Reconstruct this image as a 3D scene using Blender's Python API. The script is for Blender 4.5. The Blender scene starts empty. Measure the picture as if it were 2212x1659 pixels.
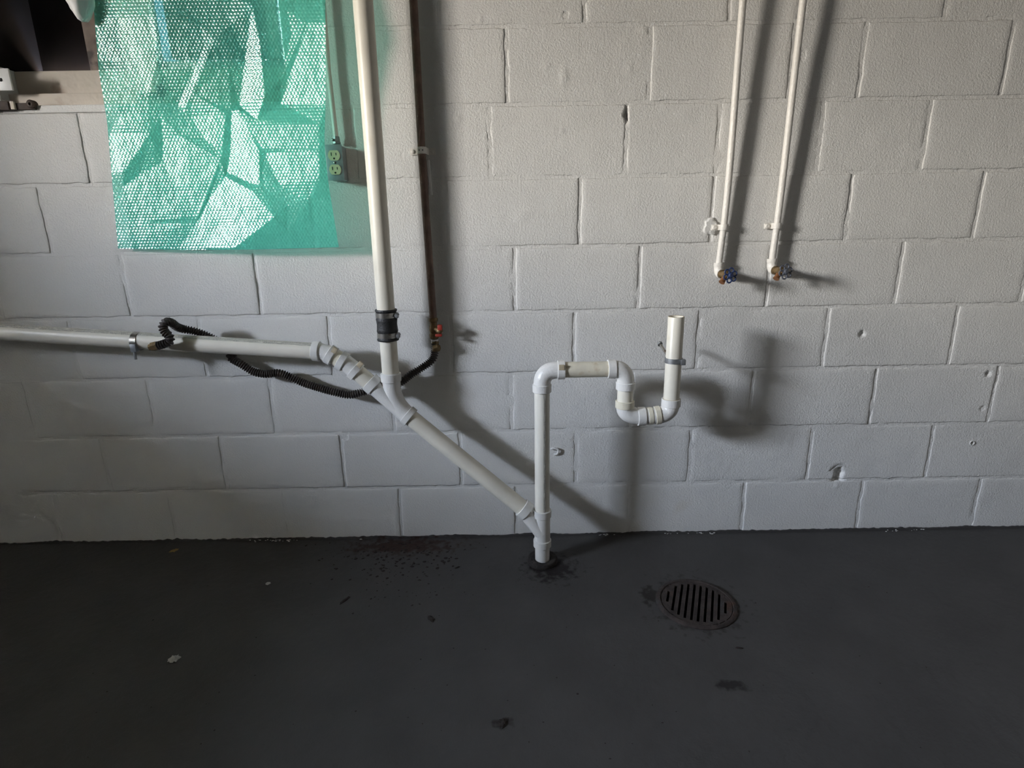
import bpy, bmesh, math, random
import numpy as np
from mathutils import Vector, Matrix, noise
from mathutils.geometry import delaunay_2d_cdt

random.seed(7)
SC = bpy.context.scene
COL = SC.collection
rad = math.radians

# ------------------------------------------------------------------ camera
FPX, IW, IH = 1219.1, 2212, 1659
CAM = Vector((0.001, -1.814, 1.060))
RM = (Matrix.Rotation(rad(-0.05), 3, 'Z') @ Matrix.Rotation(rad(-15.26), 3, 'X')
      @ Matrix.Rotation(rad(0.93), 3, 'Y'))
right, fwd, up = RM.col[0], RM.col[1], RM.col[2]
cd = bpy.data.cameras.new('camera')
cam = bpy.data.objects.new('camera', cd)
COL.objects.link(cam)
m = Matrix((right, up, -fwd)).transposed().to_4x4()
m.translation = CAM
cam.matrix_world = m
cd.sensor_width = 36.0
cd.lens = FPX / IW * 36.0
cd.clip_start = 0.02
SC.camera = cam

# ------------------------------------------------------------------ room dimensions (metres)
XL, XR = -2.92, 3.1          # side walls
YB, YF = 0.0, -4.6           # back wall (seen), front wall (behind the camera)
ZC = 2.3                     # ceiling
WT = 0.2                     # wall thickness
# daylight window in the left wall
LW_Y0, LW_Y1, LW_Z0, LW_Z1 = -2.55, -1.42, 1.48, 2.18
LWT = 0.94                   # unseen left wall's depth, enlarged to dim the back wall's left and foot

# ------------------------------------------------------------------ world: overcast daylight outdoors
w = bpy.data.worlds.new('daylight')
SC.world = w
w.use_nodes = True
nt = w.node_tree
nt.nodes.clear()
out = nt.nodes.new('ShaderNodeOutputWorld')
bg = nt.nodes.new('ShaderNodeBackground')
tc = nt.nodes.new('ShaderNodeTexCoord')
sp = nt.nodes.new('ShaderNodeSeparateXYZ')
mr = nt.nodes.new('ShaderNodeMapRange')
mr.inputs[1].default_value = -1
mr.inputs[2].default_value = 1
cr = nt.nodes.new('ShaderNodeValToRGB')
e = cr.color_ramp.elements
e[0].position = 0.0
e[0].color = (0.36, 0.32, 0.26, 1)
e[1].position = 1.0
e[1].color = (0.95, 1.25, 1.65, 1)
for pos, colr in ((0.47, (0.50, 0.44, 0.36, 1)), (0.52, (0.58, 0.535, 0.475, 1)), (0.58, (1.06, 1.02, 0.95, 1)), (0.65, (0.90, 1.01, 1.20, 1))):
    k = e.new(pos)
    k.color = colr
nt.links.new(tc.outputs['Generated'], sp.inputs[0])
nt.links.new(sp.outputs['Z'], mr.inputs[0])
nt.links.new(mr.outputs[0], cr.inputs[0])
nt.links.new(cr.outputs[0], bg.inputs[0])
bg.inputs[1].default_value = 60.0
nt.links.new(bg.outputs[0], out.inputs[0])

# portal: guides sampling of the daylight that enters through the left window
pl = bpy.data.lights.new('window_portal', 'AREA')
pl.shape = 'RECTANGLE'
pl.size = LW_Y1 - LW_Y0
pl.size_y = LW_Z1 - LW_Z0
pl.cycles.is_portal = True
po = bpy.data.objects.new('window_portal', pl)
COL.objects.link(po)
po.location = (XL - 0.01, (LW_Y0 + LW_Y1) / 2, (LW_Z0 + LW_Z1) / 2)
# local -Z -> +X, local X -> Y, local Y -> Z
po.rotation_euler = Matrix(((0, 0, -1), (-1, 0, 0), (0, 1, 0))).to_euler()

vs = SC.view_settings
vs.view_transform = 'Standard'
vs.look = 'None'
vs.exposure = 2.0
vs.gamma = 1.0
vs.use_curve_mapping = False
SC.cycles.max_bounces = 7
SC.cycles.diffuse_bounces = 4
SC.cycles.transparent_max_bounces = 8
SC.cycles.caustics_reflective = False
SC.cycles.caustics_refractive = False
SC.cycles.sample_clamp_indirect = 6.0
SC.cycles.use_adaptive_sampling = True
SC.cycles.adaptive_threshold = 0.05


# ------------------------------------------------------------------ helpers
def at(px, py, d=0.0):
    """point on the plane d metres in front of the back wall that the photo shows at pixel px, py"""
    v = right * ((px - IW / 2) / FPX) + fwd - up * ((py - IH / 2) / FPX)
    t = (-d - CAM.y) / v.y
    return CAM + v * t


def on_floor(px, py, z=0.0):
    v = right * ((px - IW / 2) / FPX) + fwd - up * ((py - IH / 2) / FPX)
    t = (z - CAM.z) / v.z
    return CAM + v * t


ORG = {}


def tag(o, label=None, cat=None, group=None, kind=None):
    if label:
        o['label'] = label
    if cat:
        o['category'] = cat
    if group:
        o['group'] = group
    if kind:
        o['kind'] = kind
    return o


def thing(name, loc, label, cat, group=None):
    o = bpy.data.objects.new(name, None)
    o.empty_display_size = 0.05
    COL.objects.link(o)
    o.location = loc
    ORG[o] = Vector(loc)
    return tag(o, label, cat, group)


class MB:
    def __init__(self):
        self.v, self.f = [], []

    def add(self, vs_, fs_):
        b = len(self.v)
        self.v += [Vector(p) for p in vs_]
        self.f += [tuple(i + b for i in q) for q in fs_]
        return self

    def box(self, lo, hi, M=None):
        x0, y0, z0 = lo
        x1, y1, z1 = hi
        p = [Vector(c) for c in ((x0, y0, z0), (x1, y0, z0), (x1, y1, z0), (x0, y1, z0),
                                 (x0, y0, z1), (x1, y0, z1), (x1, y1, z1), (x0, y1, z1))]
        if M is not None:
            p = [M @ q for q in p]
        return self.add(p, ((0, 3, 2, 1), (4, 5, 6, 7), (0, 1, 5, 4), (1, 2, 6, 5), (2, 3, 7, 6), (3, 0, 4, 7)))

    def bevel_box(self, lo, hi, b, M=None):
        bm = bmesh.new()
        bmesh.ops.create_cube(bm, size=1)
        for q in bm.verts:
            q.co = Vector([lo[i] + (q.co[i] + .5) * (hi[i] - lo[i]) for i in range(3)])
        bmesh.ops.bevel(bm, geom=bm.edges[:], offset=b, segments=2, profile=0.6, affect='EDGES')
        bm.verts.index_update()
        p = [(M @ q.co) if M is not None else q.co.copy() for q in bm.verts]
        f = [tuple(q.index for q in fc.verts) for fc in bm.faces]
        bm.free()
        return self.add(p, f)

    def lathe(self, p0, ax, prof, seg=24, closed=False):
        """profile (distance along axis, radius) turned about the axis"""
        p0 = Vector(p0)
        ax = Vector(ax).normalized()
        a = ax.orthogonal().normalized()
        if abs(ax.z) > 0.9:
            a = (Vector((1, 0, 0)) - ax * ax.x).normalized()
        b = ax.cross(a)
        vv, ff = [], []
        n = len(prof)
        for t, r in prof:
            for s in range(seg):
                th = 2 * math.pi * s / seg
                vv.append(p0 + ax * t + (a * math.cos(th) + b * math.sin(th)) * max(r, 1e-5))
        for i in range(n - 1 + (1 if closed else 0)):
            j = (i + 1) % n
            for s in range(seg):
                s2 = (s + 1) % seg
                ff.append((i * seg + s, i * seg + s2, j * seg + s2, j * seg + s))
        if not closed:
            ff.append(tuple(reversed(range(seg))))
            ff.append(tuple((n - 1) * seg + s for s in range(seg)))
        return self.add(vv, ff)

    def tube(self, pts, r, seg=16, caps=True):
        pts = [Vector(p) for p in pts]
        n = len(pts)
        rr = r if isinstance(r, (list, tuple)) else [r] * n
        T = []
        for i in range(n):
            t = pts[min(i + 1, n - 1)] - pts[max(i - 1, 0)]
            T.append(t.normalized())
        a = T[0].orthogonal().normalized()
        vv, ff = [], []
        for i in range(n):
            a = (a - T[i] * a.dot(T[i])).normalized()
            b = T[i].cross(a)
            for s in range(seg):
                th = 2 * math.pi * s / seg
                vv.append(pts[i] + (a * math.cos(th) + b * math.sin(th)) * rr[i])
        for i in range(n - 1):
            for s in range(seg):
                s2 = (s + 1) % seg
                ff.append((i * seg + s, i * seg + s2, (i + 1) * seg + s2, (i + 1) * seg + s))
        if caps:
            ff.append(tuple(reversed(range(seg))))
            ff.append(tuple((n - 1) * seg + s for s in range(seg)))
        return self.add(vv, ff)

    def torus(self, c, ax, R, r, seg=24, ring=8):
        prof = [(r * math.sin(2 * math.pi * i / ring), R + r * math.cos(2 * math.pi * i / ring)) for i in range(ring)]
        return self.lathe(c, ax, prof, seg, closed=True)

    def sphere(self, c, r, seg=12, rings=8, sc=(1, 1, 1), M=None):
        prof = []
        vv, ff = [], []
        for i in range(rings + 1):
            ph = math.pi * i / rings
            for s in range(seg):
                th = 2 * math.pi * s / seg
                q = Vector((math.sin(ph) * math.cos(th) * sc[0], math.sin(ph) * math.sin(th) * sc[1], math.cos(ph) * sc[2])) * r
                if M is not None:
                    q = M @ q
                vv.append(Vector(c) + q)
        for i in range(rings):
            for s in range(seg):
                s2 = (s + 1) % seg
                ff.append((i * seg + s, (i + 1) * seg + s, (i + 1) * seg + s2, i * seg + s2))
        return self.add(vv, ff)

    def build(self, name, mat, parent=None, smooth=40, label=None, kind=None):
        o0 = ORG.get(parent, Vector((0, 0, 0)))
        me = bpy.data.meshes.new(name)
        me.from_pydata([tuple(p - o0) for p in self.v], [], self.f)
        me.materials.append(mat)
        me.validate()
        if smooth:
            bm = bmesh.new()
            bm.from_mesh(me)
            bmesh.ops.remove_doubles(bm, verts=bm.verts, dist=1e-6)
            bmesh.ops.recalc_face_normals(bm, faces=bm.faces)
            bm.to_mesh(me)
            bm.free()
            me.polygons.foreach_set('use_smooth', [True] * len(me.polygons))
            me.set_sharp_from_angle(angle=rad(smooth))
        o = bpy.data.objects.new(name, me)
        COL.objects.link(o)
        if parent is not None:
            o.parent = parent
            ORG[o] = o0
        if label:
            o['label'] = label
        if kind:
            o['kind'] = kind
        return o

    def build_thing(self, name, mat, label, cat, group=None, smooth=40):
        c = Vector((0, 0, 0))
        for p in self.v:
            c += p
        c /= len(self.v)
        c.z = min(p.z for p in self.v)
        self.v = [p - c for p in self.v]
        o = self.build(name, mat, None, smooth)
        o.location = c
        return tag(o, label, cat, group)


def catmull(pts, step):
    pts = [Vector(p) for p in pts]
    P = [pts[0] * 2 - pts[1]] + pts + [pts[-1] * 2 - pts[-2]]
    res = []
    for i in range(1, len(P) - 2):
        L = (P[i + 1] - P[i]).length
        n = max(2, int(L / step * 3))
        for s in range(n):
            t = s / n
            a, b, c, d = P[i - 1], P[i], P[i + 1], P[i + 2]
            res.append(0.5 * ((2 * b) + (c - a) * t + (2 * a - 5 * b + 4 * c - d) * t * t + (3 * b - a - 3 * c + d) * t ** 3))
    res.append(P[-2])
    o = [res[0]]
    acc = 0.0
    for i in range(1, len(res)):           # even resampling
        seg = (res[i] - res[i - 1]).length
        while acc + seg >= step:
            f = (step - acc) / seg
            q = res[i - 1].lerp(res[i], f)
            o.append(q)
            res[i - 1] = q
            seg = (res[i] - q).length
            acc = 0.0
        acc += seg
    if (o[-1] - P[-2]).length > 1e-5:
        o.append(P[-2])
    return o


def bez(a, c, b, n=12):
    a, b, c = Vector(a), Vector(b), Vector(c)
    return [a * (1 - t) ** 2 + c * 2 * t * (1 - t) + b * t * t for t in [i / n for i in range(n + 1)]]


# ------------------------------------------------------------------ materials
def mat(name, col, rough=0.5, metal=0.0, spec=0.5, bump=None, var=None, stain=None, coords='Object'):
    """bump: list of (scale, strength m), var: (scale, amount), stain: (colour, scale, threshold, softness)"""
    mt = bpy.data.materials.new(name)
    mt.use_nodes = True
    t = mt.node_tree
    N, L = t.nodes, t.links
    b = N['Principled BSDF']
    b.inputs['Base Color'].default_value = (*col, 1)
    b.inputs['Roughness'].default_value = rough
    b.inputs['Metallic'].default_value = metal
    b.inputs['Specular IOR Level'].default_value = spec
    tcn = N.new('ShaderNodeTexCoord')
    src = tcn.outputs[coords]
    cur = None
    if var:
        nz = N.new('ShaderNodeTexNoise')
        nz.inputs['Scale'].default_value = var[0]
        nz.inputs['Detail'].default_value = 3
        L.new(src, nz.inputs['Vector'])
        r = N.new('ShaderNodeMapRange')
        r.inputs[1].default_value = 0.3
        r.inputs[2].default_value = 0.7
        r.inputs[3].default_value = 1 - var[1]
        r.inputs[4].default_value = 1 + var[1]
        L.new(nz.outputs['Fac'], r.inputs[0])
        mx = N.new('ShaderNodeMix')
        mx.data_type = 'RGBA'
        mx.blend_type = 'MULTIPLY'
        mx.inputs[0].default_value = 1
        mx.inputs[6].default_value = (*col, 1)
        cc = N.new('ShaderNodeCombineColor')
        for i in range(3):
            L.new(r.outputs[0], cc.inputs[i])
        L.new(cc.outputs[0], mx.inputs[7])
        cur = mx.outputs[2]
    for st in (stain or []):
        nz = N.new('ShaderNodeTexNoise')
        nz.inputs['Scale'].default_value = st[1]
        nz.inputs['Detail'].default_value = 8
        L.new(src, nz.inputs['Vector'])
        r = N.new('ShaderNodeMapRange')
        r.inputs[1].default_value = st[2]
        r.inputs[2].default_value = st[2] + st[3]
        L.new(nz.outputs['Fac'], r.inputs[0])
        mx = N.new('ShaderNodeMix')
        mx.data_type = 'RGBA'
        L.new(r.outputs[0], mx.inputs[0])
        if cur:
            L.new(cur, mx.inputs[6])
        else:
            mx.inputs[6].default_value = (*col, 1)
        mx.inputs[7].default_value = (*st[0], 1)
        cur = mx.outputs[2]
    if cur:
        L.new(cur, b.inputs['Base Color'])
    prev = None
    for bp in (bump or []):
        if len(bp) > 2 and bp[2] == 'v':
            nz = N.new('ShaderNodeTexVoronoi')
            nz.inputs['Scale'].default_value = bp[0]
            o_ = nz.outputs['Distance']
        else:
            nz = N.new('ShaderNodeTexNoise')
            nz.inputs['Scale'].default_value = bp[0]
            nz.inputs['Detail'].default_value = 1
            o_ = nz.outputs['Fac']
        L.new(src, nz.inputs['Vector'])
        bn = N.new('ShaderNodeBump')
        bn.inputs['Distance'].default_value = bp[1]
        bn.inputs['Strength'].default_value = 1.0
        L.new(o_, bn.inputs['Height'])
        if prev:
            L.new(prev, bn.inputs['Normal'])
        prev = bn.outputs[0]
    if prev:
        L.new(prev, b.inputs['Normal'])
    return mt


def world_coords(mt):
    """drive a material's textures from world position instead of object space"""
    t = mt.node_tree
    g = t.nodes.new('ShaderNodeNewGeometry')
    for l in list(t.links):
        if l.from_node.type == 'TEX_COORD':
            s = l.to_socket
            t.links.remove(l)
            t.links.new(g.outputs['Position'], s)
    return mt


M = {}
M['paint'] = world_coords(mat('white_masonry_paint', (0.74, 0.73, 0.71), 0.55, spec=0.35, var=(2.2, 0.05),
                              bump=[(170, 0.0013), (420, 0.0009)],
                              stain=[((0.66, 0.60, 0.50), 2.7, 0.72, 0.12)]))
M['roomwall'] = mat('room_wall_paint', (0.33, 0.335, 0.335), 0.85, spec=0.2, bump=[(60, 0.003)])
M['ceiling'] = mat('unfinished_ceiling', (0.17, 0.165, 0.155), 0.9, spec=0.2, var=(4, 0.2))
M['pvc'] = mat('pvc_aged_cream', (0.80, 0.76, 0.66), 0.38, var=(9, 0.07), stain=[((0.62, 0.53, 0.36), 7, 0.60, 0.2)])
M['pvc_white'] = mat('pvc_fitting_white', (0.80, 0.785, 0.755), 0.35, var=(14, 0.05), bump=[(180, 0.0006)])
M['primer'] = mat('pvc_dirty_primer', (0.50, 0.42, 0.29), 0.6, var=(60, 0.3))
M['pvc_stain'] = mat('pvc_stained', (0.74, 0.69, 0.56), 0.42, var=(25, 0.10), stain=[((0.50, 0.38, 0.22), 24, 0.60, 0.16)])
M['rubber'] = mat('black_rubber', (0.018, 0.018, 0.019), 0.55, bump=[(260, 0.0008)])
M['steel'] = mat('clamp_steel', (0.42, 0.40, 0.37), 0.32, metal=1.0, var=(60, 0.2), stain=[((0.16, 0.09, 0.05), 40, 0.62, 0.1)])
M['dullsteel'] = mat('dull_grey_steel', (0.30, 0.31, 0.32), 0.5, metal=0.7, var=(60, 0.25))
M['rustpipe'] = mat('brown_rusty_iron', (0.17, 0.105, 0.078), 0.5, var=(30, 0.3), bump=[(200, 0.0015)],
                    stain=[((0.25, 0.16, 0.11), 14, 0.58, 0.15)])
M['brass'] = mat('tarnished_brass', (0.20, 0.135, 0.065), 0.5, metal=0.55, var=(70, 0.3))
M['copper'] = mat('brown_copper', (0.30, 0.13, 0.055), 0.5, metal=0.5, var=(70, 0.2))
M['red'] = mat('red_plastic', (0.33, 0.035, 0.022), 0.45)
M['tape'] = mat('white_thread_tape', (0.80, 0.80, 0.78), 0.6)
M['hose'] = mat('dark_corrugated_tube', (0.060, 0.050, 0.047), 0.5, metal=0.2, var=(40, 0.35), stain=[((0.11, 0.08, 0.06), 25, 0.6, 0.15)])
M['whitepipe'] = mat('white_painted_pipe', (0.78, 0.75, 0.70), 0.4, var=(12, 0.05), bump=[(160, 0.0012)])
M['bluewheel'] = mat('blue_enamel', (0.025, 0.045, 0.13), 0.4, var=(120, 0.25))
M['greywheel'] = mat('grey_blue_enamel', (0.10, 0.11, 0.14), 0.45, var=(120, 0.3))
M['boxmetal'] = mat('galvanised_box', (0.33, 0.36, 0.38), 0.45, metal=0.45, var=(45, 0.15), stain=[((0.20, 0.12, 0.09), 30, 0.66, 0.08)])
M['ivory'] = mat('ivory_plastic', (0.72, 0.66, 0.42), 0.35)
M['dark'] = mat('hole_shade_dark', (0.012, 0.010, 0.010), 0.7)  # near-black colour stands for the shade inside holes and slots
M['whiteplastic'] = mat('white_plastic', (0.88, 0.88, 0.88), 0.3)
M['rust'] = mat('rusty_iron_grate', (0.036, 0.026, 0.023), 0.85, var=(35, 0.45), bump=[(150, 0.002)],
                stain=[((0.060, 0.027, 0.016), 16, 0.60, 0.12), ((0.045, 0.04, 0.040), 22, 0.58, 0.1)])
M['grommet'] = mat('dark_gasket', (0.022, 0.017, 0.015), 0.85, var=(50, 0.3), bump=[(120, 0.003)])
M['board'] = mat('pale_painted_wood', (0.60, 0.53, 0.45), 0.6, var=(6, 0.10), bump=[(70, 0.0015)], stain=[((0.34, 0.24, 0.17), 9, 0.62, 0.12)])
M['oldwood'] = mat('old_brown_wood', (0.20, 0.15, 0.12), 0.7, var=(20, 0.3), stain=[((0.06, 0.045, 0.04), 18, 0.56, 0.1)])
M['darkboard'] = mat('dark_board_and_shade', (0.014, 0.011, 0.011), 0.95, spec=0.1, var=(8, 0.3))  # near-black board tone, also stands for shade in the window recess
M['rustlatch'] = mat('rusty_latch_iron', (0.05, 0.03, 0.022), 0.65, var=(60, 0.4))
M['lint'] = mat('pale_lint', (0.42, 0.41, 0.39), 0.9)
M['drybit'] = mat('dry_straw_bit', (0.30, 0.20, 0.07), 0.8)
M['flake'] = mat('dark_rust_flake', (0.018, 0.012, 0.010), 0.85)
M['frame'] = mat('window_frame_wood', (0.45, 0.45, 0.42), 0.6, var=(10, 0.1))


def printed_pvc(name, base, line_lo, line_hi, freq):
    """PVC with a broken line of small dark print running along its axis (local Z along the pipe)"""
    mt = mat(name, base, 0.38, var=(9, 0.07), stain=[((0.62, 0.53, 0.36), 6, 0.62, 0.2)])
    t = mt.node_tree
    N, L = t.nodes, t.links
    b = N['Principled BSDF']
    uv = N.new('ShaderNodeUVMap')
    s = N.new('ShaderNodeSeparateXYZ')
    L.new(uv.outputs[0], s.inputs[0])

    def math_(op, a, c):
        q = N.new('ShaderNodeMath')
        q.operation = op
        for i, x in enumerate((a, c)):
            if isinstance(x, (int, float)):
                q.inputs[i].default_value = x
            else:
                L.new(x, q.inputs[i])
        return q.outputs[0]
    inb = math_('MULTIPLY', math_('GREATER_THAN', s.outputs[0], line_lo), math_('LESS_THAN', s.outputs[0], line_hi))
    n1 = N.new('ShaderNodeTexNoise')
    n1.inputs['Scale'].default_value = freq
    n1.inputs['Detail'].default_value = 2
    cv = N.new('ShaderNodeCombineXYZ')
    L.new(s.outputs[1], cv.inputs[0])
    L.new(math_('MULTIPLY', s.outputs[0], 3.0), cv.inputs[1])
    L.new(cv.outputs[0], n1.inputs['Vector'])
    n2 = N.new('ShaderNodeTexNoise')
    n2.inputs['Scale'].default_value = freq * 0.12
    L.new(cv.outputs[0], n2.inputs['Vector'])
    f = math_('MULTIPLY', inb, math_('MULTIPLY', math_('GREATER_THAN', n1.outputs['Fac'], 0.49), math_('GREATER_THAN', n2.outputs['Fac'], 0.42)))
    mx = N.new('ShaderNodeMix')
    mx.data_type = 'RGBA'
    L.new(math_('MULTIPLY', f, 0.8), mx.inputs[0])
    src = b.inputs['Base Color'].links[0].from_socket
    L.new(src, mx.inputs[6])
    mx.inputs[7].default_value = (0.05, 0.045, 0.04, 1)
    L.new(mx.outputs[2], b.inputs['Base Color'])
    return mt


M['pvc_print_h'] = printed_pvc('pvc_with_print', (0.80, 0.76, 0.67), -0.25, -0.13, 300)


def axis_uv(o, p0, p1, ref):
    """UV: u = angle (turns) from direction ref around the axis p0-p1, v = metres along the axis"""
    me = o.data
    p0, p1 = Vector(p0) - ORG[o], Vector(p1) - ORG[o]
    ax = (p1 - p0).normalized()
    a = (Vector(ref) - ax * Vector(ref).dot(ax)).normalized()
    b = ax.cross(a)
    uvl = me.uv_layers.new(name='UVMap')
    for lp in me.loops:
        q = me.vertices[lp.vertex_index].co - p0
        uvl.data[lp.index].uv = (math.atan2(q.dot(b), q.dot(a)) / (2 * math.pi), q.dot(ax))


# ================================================================== SETTING
# --- openings
OX0, OX1 = -1.475, at(612, 100, 0).x           # window opening in the back wall
OZ0, OZ1 = at(300, 239, 0).z, 1.822
BH, BL = 0.2032, 0.4064
bed = [1.822 - k_ * BH for k_ in range(-3, 10)]     # index 0 -> k=-3


def bedz(k_):
    return 1.822 - k_ * BH


# chips, holes and lumps in the paint: px, py, half width m, half height m, depth m (negative = raised)
DENTS = [(1812, 1024, .015, .024, .022), (1808, 1048, .012, .010, -.004), (1862, 721, .010, .009, .010), (2134, 807, .008, .008, .010),
         (2100, 957, .0045, .0045, .008), (1352, 246, .005, .014, .02), (1180, 143, .014, .012, -.003), (1218, 168, .016, .030, -.0035),
         (1358, 150, .016, .022, -.0022), (1214, 283, .011, .011, -.003), (1222, 32, .007, .007, .006), (1038, 42, .006, .012, -.004),
         (2122, 882, .006, .008, .006), (868, 335, .003, .003, .003), (1390, 65, .02, .018, -.004), (745, 945, .012, .008, .006),
         (1130, 62, .012, .008, -.003), (1735, 120, .006, .012, .006), (990, 255, .012, .010, -.003), (1480, 250, .03, .02, -.0015)]
DW = [(at(a, b, 0), c, d, e_) for a, b, c, d, e_ in DENTS]


# --- back wall: mortar bed (real relief) with the painted blocks as parts
def build_back_wall():
    dx = 0.011
    nx = int((XR - XL) / dx)
    nz = int(ZC / dx)
    xs = [XL + (XR - XL) * i / nx for i in range(nx + 1)]
    zs = [ZC * j / nz for j in range(nz + 1)]
    # snap grid lines to the opening
    ix0 = min(range(nx + 1), key=lambda i: abs(xs[i] - OX0))
    ix1 = min(range(nx + 1), key=lambda i: abs(xs[i] - OX1))
    iz0 = min(range(nz + 1), key=lambda i: abs(zs[i] - OZ0))
    iz1 = min(range(nz + 1), key=lambda i: abs(zs[i] - OZ1))
    xs[ix0], xs[ix1], zs[iz0], zs[iz1] = OX0, OX1, OZ0, OZ1
    mb = MB()
    for z in zs:
        for x in xs:
            n1 = noise.noise(Vector((x * 9, 3.1, z * 9)))
            n2 = noise.noise(Vector((x * 38, 7.7, z * 38)))
            n3 = noise.noise(Vector((x * 5, 1.7, z * 17)))
            y = 0.0014 + 0.0010 * n1 + 0.0012 * n2
            if n3 > 0.25:
                y -= (n3 - 0.25) * 0.006 * (0.6 + n2)
            for (p, rx, rz, dp) in DW:
                if dp > .007 and math.hypot((x - p.x) / (rx + .006), (z - p.z) / (rz + .006)) < 1.1:
                    y = .024
            mb.v.append(Vector((x, y, z)))
    W = nx + 1
    for j in range(nz):
        for i in range(nx):
            if ix0 <= i < ix1 and iz0 <= j < iz1:
                continue
            mb.f.append((j * W + i, j * W + i + 1, (j + 1) * W + i + 1, (j + 1) * W + i))
    # reveals of the opening and the outer face of the wall
    D = 0.22
    mb.box((OX0 - 0.02, 0.003, OZ0 - 0.02), (OX0, D, OZ1 + 0.02))
    mb.box((OX1, 0.003, OZ0 - 0.02), (OX1 + 0.02, D, OZ1 + 0.02))
    mb.box((OX0 - 0.02, 0.003, OZ1), (OX1 + 0.02, D, OZ1 + 0.02))
    mb.box((OX0 - 0.02, 0.003, OZ0 - 0.02), (OX1 + 0.02, D, OZ0))
    # solid wall behind, around the opening
    for lo, hi in (((XL - WT, .03, -.1), (OX0 - .02, .22, ZC + .1)), ((OX1 + .02, .03, -.1), (XR + WT, .22, ZC + .1)),
                   ((OX0 - .02, .03, -.1), (OX1 + .02, .22, OZ0 - .02)), ((OX0 - .02, .03, OZ1 + .02), (OX1 + .02, .22, ZC + .1))):
        mb.box(lo, hi)
    o = mb.build('wall_back', M['paint'], None, smooth=0)
    o.data.polygons.foreach_set('use_smooth', [len(p.vertices) == 4 and i < nx * nz for i, p in enumerate(o.data.polygons)])
    return tag(o, 'white painted concrete block wall behind the pipes', None, None, 'structure')


WALL = build_back_wall()
ORG[WALL] = Vector((0, 0, 0))

# head joints read off the photograph, pixel x at the course's mid height
JOINTS = {
    1: (25, [949, 1262, 1575, 1728, 2041]),
    2: (145, [788, 1094, 1404, 1708, 1861, 2172]),
    3: (305, [180, 470, 765, 1058, 1352, 1550, 1771, 1999]),
    4: (455, [92, 384, 675, 965, 1252, 1538, 1832, 2112]),
    5: (600, [-15, 268, 555, 834, 1112, 1381, 1660, 1940]),
    6: (732, [155, 435, 713, 975, 1240, 1508, 1783, 2058]),
    7: (865, [60, 325, 587, 848, 1105, 1365, 1622, 1884, 2142]),
    8: (988, [-30, 225, 480, 740, 995, 1244, 1490, 1748, 2005]),
    9: (1100, [120, 370, 617, 865, 1115, 1358, 1605, 1855, 2105]),
}
def rough_block(x0, x1, z0, z1, name='concrete_block'):
    g = 0.0046
    a, b, c, d = x0 + g, x1 - g, z0 + g, z1 - g
    if b - a < 0.03 or d - c < 0.02:
        return
    near = [q for q in DW if x0 < q[0].x < x1 and z0 < q[0].z < z1]
    st = 0.0045 if near else 0.014
    ch = 0.0035
    n = max(2, int((b - a - 2 * ch) / st))
    k_ = max(2, int((d - c - 2 * ch) / st))
    xs = [a, a] + [a + ch + (b - a - 2 * ch) * i / n for i in range(n + 1)] + [b, b]
    zs = [c, c] + [c + ch + (d - c - 2 * ch) * i / k_ for i in range(k_ + 1)] + [d, d]
    face = random.uniform(-0.0009, 0.0009)
    tx, tz = random.uniform(-.003, .003), random.uniform(-.004, .004)
    mx, mz = (a + b) / 2, (c + d) / 2
    mb = MB()
    W, Hh = len(xs), len(zs)
    for j, z in enumerate(zs):
        for i, x in enumerate(xs):
            q = min(i, W - 1 - i, j, Hh - 1 - j)
            y = face + tx * (x - mx) + tz * (z - mz) + 0.0006 * noise.noise(Vector((x * 14, 5, z * 14)))
            px_, pz_ = x, z
            if q == 0:
                y += 0.016
            elif q == 1:
                y += 0.0010
            if q <= 2:
                s = (0.0038, 0.0038, 0.0018)[q]
                px_ += s * noise.noise(Vector((x * 24, 11, z * 24))) + s * .5 * noise.noise(Vector((x * 90, 2, z * 90)))
                pz_ += s * noise.noise(Vector((x * 24, 21, z * 24))) + s * .5 * noise.noise(Vector((x * 90, 9, z * 90)))
            for (p, rx, rz, dp) in near:
                r = math.hypot((x - p.x) / rx, (z - p.z) / rz)
                r += 0.35 * noise.noise(Vector((x * 120, 4, z * 120)))
                if r < 1.25:
                    if dp > 0:
                        y += dp * max(0, min(1, (1.15 - r) * 2.2))
                    else:
                        y += dp * max(0, 1.2 - r) * (0.55 + 0.9 * noise.noise(Vector((x * 150, 8, z * 150))))
            mb.v.append(Vector((px_, y, pz_)))
    for j in range(Hh - 1):
        for i in range(W - 1):
            mb.f.append((j * W + i, j * W + i + 1, (j + 1) * W + i + 1, (j + 1) * W + i))
    o = mb.build(name, M['paint'], WALL, smooth=0)
    o.data.polygons.foreach_set('use_smooth', [True] * len(o.data.polygons))
    return o


for c_ in range(-1, 10):
    zt, zb = bedz(c_ - 1), bedz(c_)
    zb = max(zb, 0.0) - (0.004 if c_ == 9 else 0)
    zt = min(zt, ZC)
    if c_ in JOINTS:
        py, pxs = JOINTS[c_]
        js = sorted(at(p, py, 0).x for p in pxs)
    else:
        js = [-3.2 + (0.2 if c_ % 2 else 0) + i * BL for i in range(16)]
    while js[-1] < XR - 0.05:
        js.append(js[-1] + BL)
    while js[0] > XL + 0.05:
        js.insert(0, js[0] - BL)
    js[0] = max(js[0], XL) if js[0] > XL else XL
    js = [x for x in js if x < XR] + [XR]
    for x0, x1 in zip(js[:-1], js[1:]):
        if c_ in (1, 2):
            if x1 > OX0 and x0 < OX1:            # cut by the window opening
                if x0 < OX0 - 0.03:
                    rough_block(x0, OX0 + .0046, zb, zt)
                if x1 > OX1 + 0.03:
                    rough_block(OX1 - .0046, x1, zb, zt)
                continue
        rough_block(x0, x1, zb, zt)


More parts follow.
